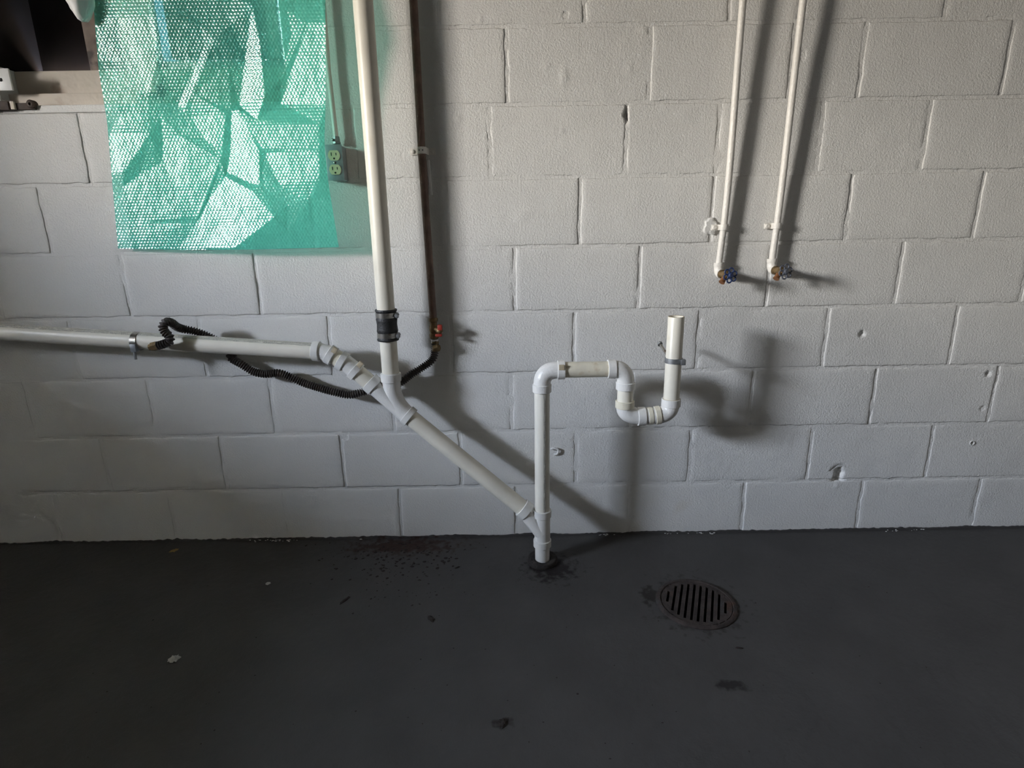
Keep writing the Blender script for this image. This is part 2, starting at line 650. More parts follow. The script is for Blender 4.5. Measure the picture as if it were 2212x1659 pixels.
# --- floor with a round hole for the drain
DC = (on_floor(1412, 1285) + on_floor(1600, 1325) + on_floor(1490, 1254) + on_floor(1520, 1356)) / 4
DR = 0.113


def floor_material():
    mt = mat('dark_grey_floor_paint', (0.064, 0.061, 0.060), 0.6, spec=0.25, var=(5, 0.10), bump=[(40, 0.0016), (180, 0.0006)])
    t = mt.node_tree
    N, L = t.nodes, t.links
    b = N['Principled BSDF']
    cur = b.inputs['Base Color'].links[0].from_socket
    g = N.new('ShaderNodeNewGeometry')
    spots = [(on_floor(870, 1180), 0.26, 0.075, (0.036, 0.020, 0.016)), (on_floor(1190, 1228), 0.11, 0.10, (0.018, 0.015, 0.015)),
             (DC, 0.155, 0.15, (0.030, 0.026, 0.025)), (on_floor(1580, 1480), 0.05, 0.025, (0.022, 0.020, 0.020)),
             (on_floor(1085, 1560), 0.03, 0.02, (0.025, 0.020, 0.020)), (on_floor(1410, 1285), 0.05, 0.06, (0.025, 0.022, 0.02))]
    nz = N.new('ShaderNodeTexNoise')
    nz.inputs['Scale'].default_value = 45
    nz.inputs['Detail'].default_value = 6
    L.new(g.outputs['Position'], nz.inputs['Vector'])
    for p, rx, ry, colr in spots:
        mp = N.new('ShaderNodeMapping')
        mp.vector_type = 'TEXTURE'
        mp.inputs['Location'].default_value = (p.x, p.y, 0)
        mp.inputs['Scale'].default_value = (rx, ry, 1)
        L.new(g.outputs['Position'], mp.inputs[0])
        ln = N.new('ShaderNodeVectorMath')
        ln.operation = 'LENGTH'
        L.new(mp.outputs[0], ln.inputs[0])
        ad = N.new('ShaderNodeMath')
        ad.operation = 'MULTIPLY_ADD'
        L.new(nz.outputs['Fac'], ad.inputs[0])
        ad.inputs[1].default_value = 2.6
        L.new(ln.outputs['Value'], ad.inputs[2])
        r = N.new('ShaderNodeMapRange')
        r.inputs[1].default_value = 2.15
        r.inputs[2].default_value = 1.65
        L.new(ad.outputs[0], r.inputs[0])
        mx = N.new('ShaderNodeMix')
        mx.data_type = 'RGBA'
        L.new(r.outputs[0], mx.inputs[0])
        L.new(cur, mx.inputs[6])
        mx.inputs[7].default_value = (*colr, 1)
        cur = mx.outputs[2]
    L.new(cur, b.inputs['Base Color'])
    return mt


M['floor'] = floor_material()
mb = MB()
hs, seg = 0.16, 48
ring_in = [(DC.x + DR * math.cos(2 * math.pi * i / seg), DC.y + DR * math.sin(2 * math.pi * i / seg)) for i in range(seg)]
ring_out = []
for i in range(seg):
    c_, s_ = math.cos(2 * math.pi * i / seg), math.sin(2 * math.pi * i / seg)
    q = hs / max(abs(c_), abs(s_))
    ring_out.append((DC.x + q * c_, DC.y + q * s_))
vv = [(x, y, 0) for x, y in ring_in] + [(x, y, 0) for x, y in ring_out]
ff = [(i, seg + i, seg + (i + 1) % seg, (i + 1) % seg) for i in range(seg)]
mb.add(vv, ff)
X0, X1, Y0, Y1 = XL - WT, XR + WT, YF - WT, 0.2
for (a, b, c_, d_) in ((X0, DC.x - hs, Y0, Y1), (DC.x + hs, X1, Y0, Y1), (DC.x - hs, DC.x + hs, Y0, DC.y - hs), (DC.x - hs, DC.x + hs, DC.y + hs, Y1)):
    mb.add([(a, c_, 0), (b, c_, 0), (b, d_, 0), (a, d_, 0)], [(0, 1, 2, 3)])
FLOOR = mb.build('floor', M['floor'], None, smooth=0)
tag(FLOOR, 'dark grey painted concrete floor', None, None, 'structure')
ORG[FLOOR] = Vector((0, 0, 0))

# ragged line of floor paint along the foot of the wall, and crumbs of wall paint on it
mb = MB()
n = 700
for i in range(n + 1):
    x = XL + (XR - XL) * i / n
    h = 0.0065 + 0.006 * noise.noise(Vector((x * 7, 0, 0))) + 0.005 * noise.noise(Vector((x * 60, 4, 0)))
    h = max(h, 0.001)
    mb.v += [Vector((x, -0.0046, 0)), Vector((x, -0.0042, h)), Vector((x, 0.004, h + .001))]
for i in range(n):
    for k_ in (0, 1):
        mb.f.append((i * 3 + k_, (i + 1) * 3 + k_, (i + 1) * 3 + k_ + 1, i * 3 + k_ + 1))
mb.build('floor_paint_edge', M['floor'], FLOOR, smooth=0)
mb = MB()
for i in range(360):
    x = random.uniform(-1.5, 2.0)
    if noise.noise(Vector((x * 4, 9, 0))) < 0.12:
        continue
    s = random.uniform(.0008, .0026)
    y = -0.006 - random.random() ** 2 * .010
    mb.sphere((x, y, random.uniform(0.001, 0.004)), s, 6, 4, sc=(random.uniform(1, 2.6), .7, .7))
mb.build('paint_crumbs', M['paint'], FLOOR, smooth=60, kind='stuff')

# --- the rest of the room, outside the frame
mb = MB()
for lo, hi in (((XL - LWT, YF - WT, -.1), (XL, LW_Y0, ZC + .1)), ((XL - LWT, LW_Y1, -.1), (XL, 0.03, ZC + .1)),
               ((XL - LWT, LW_Y0, -.1), (XL, LW_Y1, LW_Z0)), ((XL - LWT, LW_Y0, LW_Z1), (XL, LW_Y1, ZC + .1))):
    mb.box(lo, hi)
mb.add([(XL, LW_Y0, LW_Z0), (XL, LW_Y1, LW_Z0), (XL - LWT, LW_Y1, LW_Z0 + .03), (XL - LWT, LW_Y0, LW_Z0 + .03)], [(0, 1, 2, 3)])   # sloping sill
tag(mb.build('wall_left', M['roomwall'], None, 0), None, None, None, 'structure')
tag(MB().box((XR, YF - WT, -.1), (XR + WT, .03, ZC + .1)).build('wall_right', M['roomwall'], None, 0), None, None, None, 'structure')
tag(MB().box((XL, YF - WT, -.1), (XR, YF, ZC + .1)).build('wall_front', M['roomwall'], None, 0), None, None, None, 'structure')
tag(MB().box((XL - LWT, YF - WT, ZC), (XR + WT, .22, ZC + .1)).build('ceiling', M['ceiling'], None, 0), None, None, None, 'structure')
# frame of the daylight window
fx = XL - LWT - .04
mb = MB()
t_ = 0.03
mb.box((fx, LW_Y0, LW_Z0), (fx + .04, LW_Y0 + t_, LW_Z1)).box((fx, LW_Y1 - t_, LW_Z0), (fx + .04, LW_Y1, LW_Z1))
mb.box((fx, LW_Y0, LW_Z0), (fx + .04, LW_Y1, LW_Z0 + t_)).box((fx, LW_Y0, LW_Z1 - t_), (fx + .04, LW_Y1, LW_Z1))
tag(mb.build('window_2', M['frame'], None, 0), None, None, None, 'structure')

# ================================================================== WINDOW BEHIND THE BUBBLE WRAP
DB = -0.15                      # depth plane of the sash inside the opening
W1 = bpy.data.objects.new('window_1', None)
COL.objects.link(W1)
W1.location = ((OX0 + OX1) / 2, 0.08, OZ0)
ORG[W1] = Vector(W1.location)
tag(W1, 'old boarded basement window behind the green bubble wrap', None, None, 'structure')


def pxbox(x0, x1, y0, y1, d, th, bev=0.003):
    """box whose front face sits d in front of the wall and covers these pixels, th thick to the back"""
    a, b = at(x0, (y0 + y1) / 2, d), at(x1, (y0 + y1) / 2, d)
    zt, zb = at((x0 + x1) / 2, y0, d).z, at((x0 + x1) / 2, y1, d).z
    return MB().bevel_box((a.x, -d, zb), (b.x, -d + th, zt), bev)


# pale sill boards that close the lower part of the opening
zt0 = at(150, 152, -.07).z
zt1 = at(150, 200, -.03).z
zt2 = at(150, 226, 0.0).z
MB().bevel_box((OX0, -.004, OZ0 - .003), (OX1, .16, zt2 - .001), .003).build('sill_board', M['paint'], W1)
MB().bevel_box((OX0, .030, zt2), (OX1, .16, zt1 - .001), .003).build('sill_board', M['board'], W1)
MB().bevel_box((OX0, .070, zt1), (OX1, .16, zt0), .004).build('sill_board', M['board'], W1)
# sash: dark board, pale stile, glazed gap, dark inner board, right stile
yb = -DB
gx = [at(p, 80, DB).x for p in (170, 338, 374, 566, 606)]
MB().bevel_box((OX0, yb + .021, zt0 - .01), (gx[0] + .07, yb + .041, OZ1), .002).build('dark_board', M['darkboard'], W1)
MB().bevel_box((OX0 - .001, .002, zt0), (OX0 + .016, yb + .02, OZ1), .002).build('jamb_shade_board', M['darkboard'], W1)  # added dark lining, shade of the left reveal put into its colour
MB().bevel_box((at(181, 80, -.09).x, .090, zt0), (at(181, 80, -.09).x + .045, .17, OZ1), .003).build('mullion_post', M['oldwood'], W1)
MB().bevel_box((gx[0] + .045, yb - .02, zt0), (gx[1], yb + .02, OZ1), .003).build('pale_panel', M['board'], W1)
zbot = at(450, 130, DB).z
MB().bevel_box((gx[2], yb - .03, zbot), (gx[3], yb + .012, OZ1), .003).build('dark_board', M['darkboard'], W1)
MB().bevel_box((gx[1], yb, zt0), (OX1, yb + .03, zbot - .001), .003).build('bottom_rail', M['frame'], W1)
MB().bevel_box((gx[3] + .001, yb - .01, zbot), (gx[4], yb + .03, OZ1), .003).build('right_stile', M['frame'], W1)
MB().bevel_box((gx[4] + .004, yb + .01, zbot), (OX1, yb + .04, OZ1), .002).build('dark_board', M['darkboard'], W1)
gl = bpy.data.materials.new('thin_glass')
gl.use_nodes = True
t = gl.node_tree
t.nodes.clear()
o_ = t.nodes.new('ShaderNodeOutputMaterial')
mx = t.nodes.new('ShaderNodeMixShader')
tr = t.nodes.new('ShaderNodeBsdfTransparent')
gg = t.nodes.new('ShaderNodeBsdfGlossy')
gg.inputs['Roughness'].default_value = 0.03
tr.inputs[0].default_value = (.034, .040, .047, 1)
mx.inputs[0].default_value = 0.07
t.links.new(tr.outputs[0], mx.inputs[1])
t.links.new(gg.outputs[0], mx.inputs[2])
t.links.new(mx.outputs[0], o_.inputs[0])
gl.name = 'dimmed_glass'  # tint made dark to dim the daylight showing in the gap
M['glass'] = gl
MB().box((gx[1], yb + .012, zbot), (gx[2], yb + .016, OZ1)).build('pane', gl, W1, smooth=0)

# white cover plate and rusty latch at the left edge of the frame
p = at(6, 172, .012)
cp = thing('cover_plate', (p.x, p.y, p.z - .035), 'white plastic cover plate at the far left above the rusty latch', 'cover plate')
a, b = at(-26, 172, .012), at(22, 172, .012)
MB().bevel_box((a.x, -.012, at(5, 196, .012).z), (b.x, -.005, at(5, 147, .012).z), .003).build('plate', M['whiteplastic'], cp)
q = at(1, 172, .0135)
MB().sphere(q, .004, 10, 6, sc=(1, .3, 1.3)).build('toggle_slot_shade', M['dark'], cp)  # dark bead drawn for the shade in the plate's opening
p = at(40, 230, .01)
lt = thing('window_latch', p, 'dark rusty iron latch on the pale sill at the far left', 'latch')
pa, pb = at(-40, 226, .012), at(74, 229, .012)
MB().bevel_box((pa.x, -.012, pb.z - .009), (pb.x, -.002, pb.z + .009), .002).build('latch_bar', M['rustlatch'], lt)
MB().lathe(at(74, 227, .0), (0, -1, 0), [(0, .012), (.014, .012), (.017, .008), (.017, .004), (.010, .003)], 16).build('latch_eye', M['rustlatch'], lt)
MB().bevel_box((at(20, 222, .02).x, -.019, at(20, 236, .02).z), (at(28, 222, .02).x, -.011, at(20, 218, .02).z), .001).build('latch_pin', M['board'], lt)
MB().bevel_box((pa.x, -.020, at(5, 238, .02).z), (at(18, 230, .02).x, -.0125, at(5, 218, .02).z), .002).build('latch_plate', M['rustlatch'], lt)

# rounded white bundle poking out at the top edge, left of the wrap
mb = MB()
c0 = at(168, -28, .05)
bm = bmesh.new()
bmesh.ops.create_icosphere(bm, subdivisions=4, radius=1)
for q in bm.verts:
    u = q.co.copy()
    r = 1 + .10 * noise.noise(u * 2.3) + .05 * noise.noise(u * 6)
    q.co = Vector((u.x * .036, u.y * .036, u.z * .085)) * r
    if u.z < 0:
        q.co.x *= 1 - .25 * u.z * u.z
bm.verts.index_update()
mb.add([c0 + q.co for q in bm.verts], [tuple(q.index for q in f.verts) for f in bm.faces])
bm.free()
mb.build_thing('plastic_bundle', M['whiteplastic'], 'rounded white bundle at the top left corner beside the bubble wrap', 'plastic bag', smooth=80)


# ================================================================== BUBBLE WRAP
def wrap_material():
    mt = bpy.data.materials.new('green_bubble_film')
    mt.use_nodes = True
    t = mt.node_tree
    N, L = t.nodes, t.links
    N.clear()
    o = N.new('ShaderNodeOutputMaterial')
    tr = N.new('ShaderNodeBsdfTransparent')
    tr.inputs[0].default_value = (0.48, 0.97, 0.86, 1)
    df = N.new('ShaderNodeBsdfDiffuse')
    df.inputs[0].default_value = (0.17, 0.90, 0.75, 1)
    tl = N.new('ShaderNodeBsdfTranslucent')
    tl.inputs[0].default_value = (0.16, 0.85, 0.68, 1)
    gs = N.new('ShaderNodeBsdfGlossy')
    gs.inputs['Roughness'].default_value = 0.18
    gs.inputs['Color'].default_value = (0.95, 1, 0.98, 1)
    m1 = N.new('ShaderNodeMixShader')
    m1.inputs[0].default_value = 0.28
    L.new(df.outputs[0], m1.inputs[1])
    L.new(tl.outputs[0], m1.inputs[2])
    m2 = N.new('ShaderNodeMixShader')
    m2.inputs[0].default_value = 0.42
    L.new(tr.outputs[0], m2.inputs[1])
    L.new(m1.outputs[0], m2.inputs[2])
    fr = N.new('ShaderNodeFresnel')          # four air-film surfaces reflect together
    fr.inputs['IOR'].default_value = 1.5
    m4 = N.new('ShaderNodeMath')
    m4.operation = 'MULTIPLY'
    m4.use_clamp = True
    m4.inputs[1].default_value = 1.6
    L.new(fr.outputs[0], m4.inputs[0])
    m5 = N.new('ShaderNodeMath')
    m5.operation = 'MINIMUM'
    m5.inputs[1].default_value = 0.13
    L.new(m4.outputs[0], m5.inputs[0])
    m3 = N.new('ShaderNodeMixShader')
    L.new(m5.outputs[0], m3.inputs[0])
    L.new(m2.outputs[0], m3.inputs[1])
    L.new(gs.outputs[0], m3.inputs[2])
    L.new(m3.outputs[0], o.inputs[0])
    return mt


M['wrap'] = wrap_material()
# facets of the crumpled film that face the left window: outline in the photo, how squarely they face it
FACETS = [([(500, 240), (514, 236), (560, 325), (562, 400), (545, 398), (490, 372), (497, 330)], .9),
          ([(487, 382), (545, 412), (502, 440), (450, 432)], .9),
          ([(545, 412), (592, 470), (540, 482), (502, 440)], .6),
          ([(450, 432), (502, 440), (540, 482), (470, 488), (425, 480)], .72),
          ([(425, 480), (470, 488), (445, 537), (385, 537)], .5),
          ([(470, 488), (540, 482), (592, 470), (505, 537), (445, 537)], .88),
          ([(545, 12), (563, 100), (572, 205), (516, 228), (530, 120)], .9),
          ([(663, 50), (704, 50), (704, 228), (606, 224)], .6),
          ([(442, 95), (462, 88), (402, 230), (384, 230)], .7),
          ([(235, 288), (322, 290), (268, 370), (242, 378)], .45),
          ([(352, 302), (386, 292), (478, 346), (430, 466), (300, 480), (266, 402), (350, 350)], .3),
          ([(412, 250), (488, 246), (480, 328), (440, 300)], .45),
          ([(206, 40), (335, 36), (340, 128), (215, 130)], .32),
          ([(572, 332), (690, 330), (690, 388), (602, 398)], .55),
          ([(520, 272), (690, 268), (690, 322), (564, 320)], .4)]


def inside(poly, x, y):
    r = False
    n = len(poly)
    for i in range(n):
        x1, y1 = poly[i]
        x2, y2 = poly[(i + 1) % n]
        if (y1 > y) != (y2 > y) and x < (x2 - x1) * (y - y1) / (y2 - y1) + x1:
            r = not r
    return r


def build_wrap():
    rnd = random.Random(3)
    pts, edges = [], []
    for poly, b in FACETS:
        i0 = len(pts)
        for q in poly:
            pts.append(Vector(q))
        for i in range(len(poly)):
            edges.append((i0 + i, i0 + (i + 1) % len(poly)))
    for gy in range(-80, 600, 58):
        for gx_ in range(180, 800, 62):
            q = Vector((gx_ + rnd.uniform(-20, 20), gy + rnd.uniform(-20, 20)))
            if all((q - p_).length > 26 for p_ in pts):
                pts.append(q)
    for q in ((120, -140), (850, -140), (120, 660), (850, 660)):
        pts.append(Vector(q))
    res = delaunay_2d_cdt(pts, edges, [], 0, 1e-4)
    V2, F2 = res[0], [f[:3] for f in res[2]]
    n = len(V2)
    # fit the out-of-wall distance of every crease point to the facet tilts
    wpos = Vector((XL, LW_Y1 - .17, 1.70))      # part of the deep window this sheet looks out of
    rows, rhs = [], []
    W3 = [at(v.x, v.y, 0) for v in V2]
    for f in F2:
        a, b, c = [W3[i] for i in f]
        cx, cy = sum(V2[i].x for i in f) / 3, sum(V2[i].y for i in f) / 3
        br = 0.0
        for poly, s in FACETS:
            if inside(poly, cx, cy):
                br = max(br, s)
        P = at(cx, cy, .05)
        h = ((CAM - P).normalized() + (wpos - P).normalized()).normalized()
        gxh, gzh = h.x / h.y, h.z / h.y            # slopes of d that turn the normal to the half vector
        if br > 0:
            k_ = .45 + .55 * br
            tx, tz, wt = gxh * k_, gzh * k_, 0.5 + br
        else:
            tx, tz, wt = .01 + rnd.uniform(-.05, .05), .03 + rnd.uniform(-.06, .06), .22
        A2 = np.array([[b.x - a.x, b.z - a.z], [c.x - a.x, c.z - a.z]])
        ar = abs(np.linalg.det(A2))
        if ar < 1e-7:
            continue
        iv = np.linalg.inv(A2)
        s = wt * math.sqrt(ar) * 10
        for k_, t_ in ((0, tx), (1, tz)):
            r = np.zeros(n)
            r[f[1]] += iv[k_, 0]
            r[f[2]] += iv[k_, 1]
            r[f[0]] -= iv[k_, 0] + iv[k_, 1]
            rows.append(r * s)
            rhs.append(t_ * s)
    for i, v in enumerate(V2):
        r = np.zeros(n)
        r[i] = 1.2
        rows.append(r)
        rhs.append(1.2 * (0.030 + (v.x - 200) / 530 * .038))
    hsol = np.linalg.lstsq(np.array(rows), np.array(rhs), rcond=None)[0]
    hsol = np.clip(hsol, .014, .105)
    NY, NX = 440, 350
    ys = np.linspace(-66, 537, NY)
    us = np.linspace(0, 1, NX)
    xl = np.interp(ys, [-70, 0, 150, 260, 400, 537], [197, 201, 213, 231, 243, 255])
    xr = np.interp(ys, [-70, 0, 230, 300, 330, 400, 537], [703, 703, 703, 701, 702, 710, 732])
    PX = xl[:, None] + (xr - xl)[:, None] * us[None, :]
    PY = np.repeat(ys[:, None], len(us), 1)
    PY = PY + np.interp(PX, [200, 255, 400, 560, 732], [0, 0, 3, 2, -3]) * np.clip((PY - 400) / 137, 0, 1)
    D = np.full_like(PX, .04)
    for f in F2:
        a, b, c = [V2[i] for i in f]
        den = (b.y - c.y) * (a.x - c.x) + (c.x - b.x) * (a.y - c.y)
        if abs(den) < 1e-9:
            continue
        l0 = ((b.y - c.y) * (PX - c.x) + (c.x - b.x) * (PY - c.y)) / den
        l1 = ((c.y - a.y) * (PX - c.x) + (a.x - c.x) * (PY - c.y)) / den
        l2 = 1 - l0 - l1
        ins = (l0 >= -1e-6) & (l1 >= -1e-6) & (l2 >= -1e-6)
        D[ins] = (l0 * hsol[f[0]] + l1 * hsol[f[1]] + l2 * hsol[f[2]])[ins]
    mb = MB()
    P = []
    pit, rb = 0.0100, 0.0046
    for j in range(NY):
        for i in range(NX):
            px_, py_ = float(PX[j, i]), float(PY[j, i])
            p = at(px_, py_, 0.0)
            x, z = p.x, p.z
            d = float(D[j, i]) + 0.0012 * noise.noise(Vector((x * 16, 3, z * 16))) + 0.0005 * noise.noise(Vector((x * 60, 6, z * 45)))
            row = math.floor(z / (pit * .866))
            best = 9.0
            for rr_ in (row, row + 1):
                cz = rr_ * pit * .866
                ox = (pit / 2 if rr_ % 2 else 0)
                cx = round((x - ox) / pit) * pit + ox
                best = min(best, (x - cx) ** 2 + (z - cz) ** 2)
            if best < rb * rb:
                d += 0.0009 * (1 - best / (rb * rb)) ** .7
            P.append(at(px_, py_, d))
    for j in range(NY - 1):
        for i in range(NX - 1):
            mb.f.append((j * NX + i, (j + 1) * NX + i, (j + 1) * NX + i + 1, j * NX + i + 1))
    c = Vector((-0.85, -0.05, min(p.z for p in P)))
    mb.v = [p - c for p in P]
    o = mb.build('bubble_wrap_sheet', M['wrap'], None, smooth=0)
    o.data.polygons.foreach_set('use_smooth', [True] * len(o.data.polygons))
    o.location = c
    tag(o, 'translucent green bubble wrap sheet hanging over the old window', 'bubble wrap')


build_wrap()

# ================================================================== DRAIN PIPES
DS = 0.098          # stack plane, distance of its axis from the wall
DT = 0.165         # riser and trap plane
Xs = -0.3769       # stack axis
ys_ = -DS


def straight(mb, a, b, r, seg=28):
    a, b = Vector(a), Vector(b)
    return mb.lathe(a, b - a, [(0, r), ((b - a).length, r)], seg)


def collar(mb, c, ax, L, r0, r1, seg=28):
    """socket rim: a rounded band centred on c"""
    ax = Vector(ax).normalized()
    return mb.lathe(Vector(c) - ax * L / 2, ax, [(0, r0), (0, r1 - .001), (.001, r1), (L - .001, r1), (L, r1 - .001), (L, r0)], seg)


zS = lambda py: at(836, py, DS).z
# upper stack
st = thing('drain_stack_pipe', (Xs, ys_, zS(690)), 'tall cream plastic drain pipe rising to the ceiling right of the bubble wrap', 'pipe')
o = straight(MB(), (Xs, ys_, zS(690)), (Xs, ys_, ZC - .002), .0268).build('pipe', M['pvc'], st)
# rubber coupling
rc = thing('rubber_coupling', (Xs, ys_, zS(735)), 'black rubber coupling with two steel bands on the tall drain pipe', 'pipe coupling')
z0, z1 = zS(735), zS(668)
Lr = z1 - z0
prof = [(0, .027), (0, .0325), (.004, .0335), (.008, .0308), (.026, .0308), (.029, .0325), (.036, .0315), (.05, .0305), (Lr - .036, .0315), (Lr - .029, .0325),
        (Lr - .026, .0308), (Lr - .008, .0308), (Lr - .004, .0335), (Lr, .0325), (Lr, .027)]
MB().lathe((Xs, ys_, z0), (0, 0, 1), prof, 32, closed=True).build('rubber_sleeve', M['rubber'], rc)
for zc in (z0 + .017, z1 - .017):
    bnd = MB().lathe((Xs, ys_, zc - .0075), (0, 0, 1), [(0, .0300), (0, .0322), (.015, .0322), (.015, .0300)], 32).build('band_clamp', M['steel'], rc)
    mb = MB().bevel_box((Xs + .027, ys_ - .018, zc - .009), (Xs + .038, ys_ + .002, zc + .007), .002)
    mb.lathe((Xs + .034, ys_ - .026, zc), (0, 1, 0), [(0, .005), (.03, .005)], 10)
    mb.build('clamp_screw', M['dullsteel'], bnd)

# lower assembly, all solvent-welded together
base_p = on_floor(1171, 1212)
Xr, yr = 0.0935, -DT
dp = thing('drain_pipe_assembly', (Xr, yr, 0), 'white plastic drain piping with wye fittings, riser and trap below the stack', 'pipe')
# direction of the diagonal run
A = at(850, 872, DS)               # upper wye centre
Bq = at(1168, 1132, DT)            # lower wye centre on the riser
Bq = Vector((Xr, yr, Bq.z))
A = Vector((A.x, ys_, A.z))
dg = (Bq - A).normalized()
# stack stub below the coupling
straight(MB(), (Xs, ys_, zS(820)), (Xs, ys_, zS(728)), .0262).build('stub_pipe', M['pvc'], dp)
# upper wye: vertical socket bending into the diagonal, plus left inlet
mb = MB()
mb.tube([(Xs, ys_, zS(805)), (Xs, ys_, zS(830))] + bez((Xs, ys_, zS(832)), (Xs, ys_, zS(868)), A + dg * .045, 10) + [A + dg * .06], .0285, 28)
left_in = at(806, 832, DS)
left_in = Vector((left_in.x, ys_, left_in.z))
mb.tube([left_in - Vector((0, 0, 0)), A + dg * .03, A + dg * .055], .0272, 28)
wy = mb.build('wye_fitting', M['pvc_white'], dp, smooth=50)
cl = MB()
collar(cl, (Xs, ys_, zS(815)), (0, 0, 1), .026, .026, .0318)
cl.build('socket_rim', M['pvc_white'], wy)
lt_dir = (A + dg * .03 - left_in).normalized()
collar(MB(), left_in + lt_dir * -.004, lt_dir, .026, .026, .0318).build('socket_rim', M['pvc_white'], wy)
collar(MB(), A + dg * .062, dg, .020, .026, .0322).build('socket_rim', M['pvc_white'], wy)
# diagonal pipe
d_end = Bq - dg * .075
straight(MB(), A + dg * .06, d_end + dg * .01, .0262).build('diagonal_pipe', M['pvc'], dp)
# left run: sloping pipe, two shallow elbows, short link
DLh = 0.100
L0, L1 = at(-260, 701, DLh), at(690, 759, DLh)
lp = straight(MB(), L0, L1, .0258).build('branch_pipe', M['pvc_print_h'], dp)
axis_uv(lp, L0, L1, (0, -1, 0))
E1, E2, E3 = at(717, 767, DLh), at(748, 785, DLh), at(806, 832, DLh)
d01 = (L1 - L0).normalized()
mb = MB()
mb.tube([L1 - d01 * .01] + bez(L1, L1.lerp(E1, .6) + d01 * .004, E1, 6) + [E1.lerp(E2, .2)], .0268, 26)
e1 = mb.build('elbow_fitting', M['pvc_white'], dp, smooth=50)
collar(MB(), at(684, 759, DLh), d01, .021, .025, .0312).build('socket_rim', M['pvc_white'], e1)
collar(MB(), at(715, 767, DLh), (E2 - E1), .020, .025, .0312).build('socket_rim', M['pvc_white'], e1)
straight(MB(), E1, E2, .0258).build('link_pipe', M['pvc_stain'], dp)
d23 = (E3 - E2).normalized()
mb = MB().tube([E1.lerp(E2, .75)] + bez(E1.lerp(E2, .8), E2, E2 + d23 * .03, 8), .0268, 26)
e2 = mb.build('elbow_fitting', M['pvc_white'], dp, smooth=50)
collar(MB(), E1.lerp(E2, .72), (E2 - E1), .020, .025, .0312).build('socket_rim', M['pvc_white'], e2)
collar(MB(), E2 + d23 * .036, d23, .020, .025, .0312).build('socket_rim', M['pvc_white'], e2)
for c_, ax in ((at(722, 757, DLh + .031), E2 - E1), (at(777, 788, DLh + .030), d23)):
    axn = Vector(ax).normalized()
    pr = MB()
    nrm = Vector((0, -1, 0))
    upv = nrm.cross(axn).normalized()
    for s in (-1,):
        Mx = Matrix((axn, upv, nrm)).transposed().to_4x4()
        Mx.translation = c_
        pr.bevel_box((-.0075, -.009, -.006), (.0075, .009, .0008), .001, Mx)
    pr.build('primer_patch', M['primer'], e2 if ax is d23 else e1)
straight(MB(), E2 + d23 * .02, E3 + d23 * .01, .0255).build('link_pipe', M['pvc'], dp)
# lower wye on the riser
zR = lambda py: at(1171, py, DT).z
mb = MB()
mb.tube([(Xr, yr, zR(1108)), (Xr, yr, zR(1180))], .0258, 28)
mb.tube([d_end, Vector((Xr, yr, zR(1150)))], .0268, 28)
w2 = mb.build('wye_fitting', M['pvc_white'], dp, smooth=50)
collar(MB(), (Xr, yr, zR(1108)), (0, 0, 1), .024, .0235, .0292).build('socket_rim', M['pvc_white'], w2)
collar(MB(), (Xr, yr, zR(1172)), (0, 0, 1), .024, .0235, .0292).build('socket_rim', M['pvc_white'], w2)
collar(MB(), d_end, dg, .026, .0255, .0318).build('socket_rim', M['pvc_white'], w2)
straight(MB(), (Xr, yr, -.0), (Xr, yr, zR(1176)), .0238).build('floor_stub', M['pvc_white'], dp)
# riser
M['pvc_print_v'] = printed_pvc('riser_pvc_with_print', (0.80, 0.77, 0.69), 0.02, 0.075, 260)
ra, rb_ = Vector((Xr, yr, zR(1110))), Vector((Xr, yr, zR(842)))
ri = straight(MB(), ra, rb_, .0236).build('riser_pipe', M['pvc_print_v'], dp)
axis_uv(ri, ra, rb_, (0, -1, 0))
# top-left elbow
zh = at(1270, 798, DT).z
xe = at(1212, 798, DT).x
mb = MB().tube([(Xr, yr, zR(838))] + bez((Xr, yr, zR(830)), (Xr, yr, zh), (at(1205, 798, DT).x, yr, zh), 12) + [(xe, yr, zh)], .0262, 26)
el = mb.build('elbow_fitting', M['pvc_white'], dp, smooth=60)
collar(MB(), (Xr, yr, zR(838)), (0, 0, 1), .024, .0238, .0290).build('socket_rim', M['pvc_white'], el)
collar(MB(), (at(1212, 798, DT).x, yr, zh), (1, 0, 0), .022, .0238, .0290).build('socket_rim', M['pvc_white'], el)
MB().bevel_box((at(1206, 798, DT).x, yr - .0300, zh + .006), (at(1217, 798, DT).x, yr - .024, zh + .022), .001).build('primer_patch', M['primer'], el)
straight(MB(), (at(1215, 798, DT).x, yr, zh), (at(1320, 798, DT).x, yr, zh), .0240).build('crossover_pipe', M['pvc_stain'], dp)
# top-right elbow
Xt = at(1351, 840, DT).x
zT = lambda py: at(1351, py, DT).z
mb = MB().tube([(at(1320, 798, DT).x, yr, zh)] + bez((at(1326, 798, DT).x, yr, zh), (Xt, yr, zh), (Xt, yr, zT(828)), 12) + [(Xt, yr, zT(836))], .0262, 26)
el = mb.build('elbow_fitting', M['pvc_white'], dp, smooth=60)
collar(MB(), (at(1321, 798, DT).x, yr, zh), (1, 0, 0), .024, .0238, .0290).build('socket_rim', M['pvc_white'], el)
collar(MB(), (Xt, yr, zT(833)), (0, 0, 1), .023, .0238, .0290).build('socket_rim', M['pvc_white'], el)
straight(MB(), (Xt, yr, zT(836)), (Xt, yr, zT(876)), .0238).build('trap_leg', M['pvc'], dp)
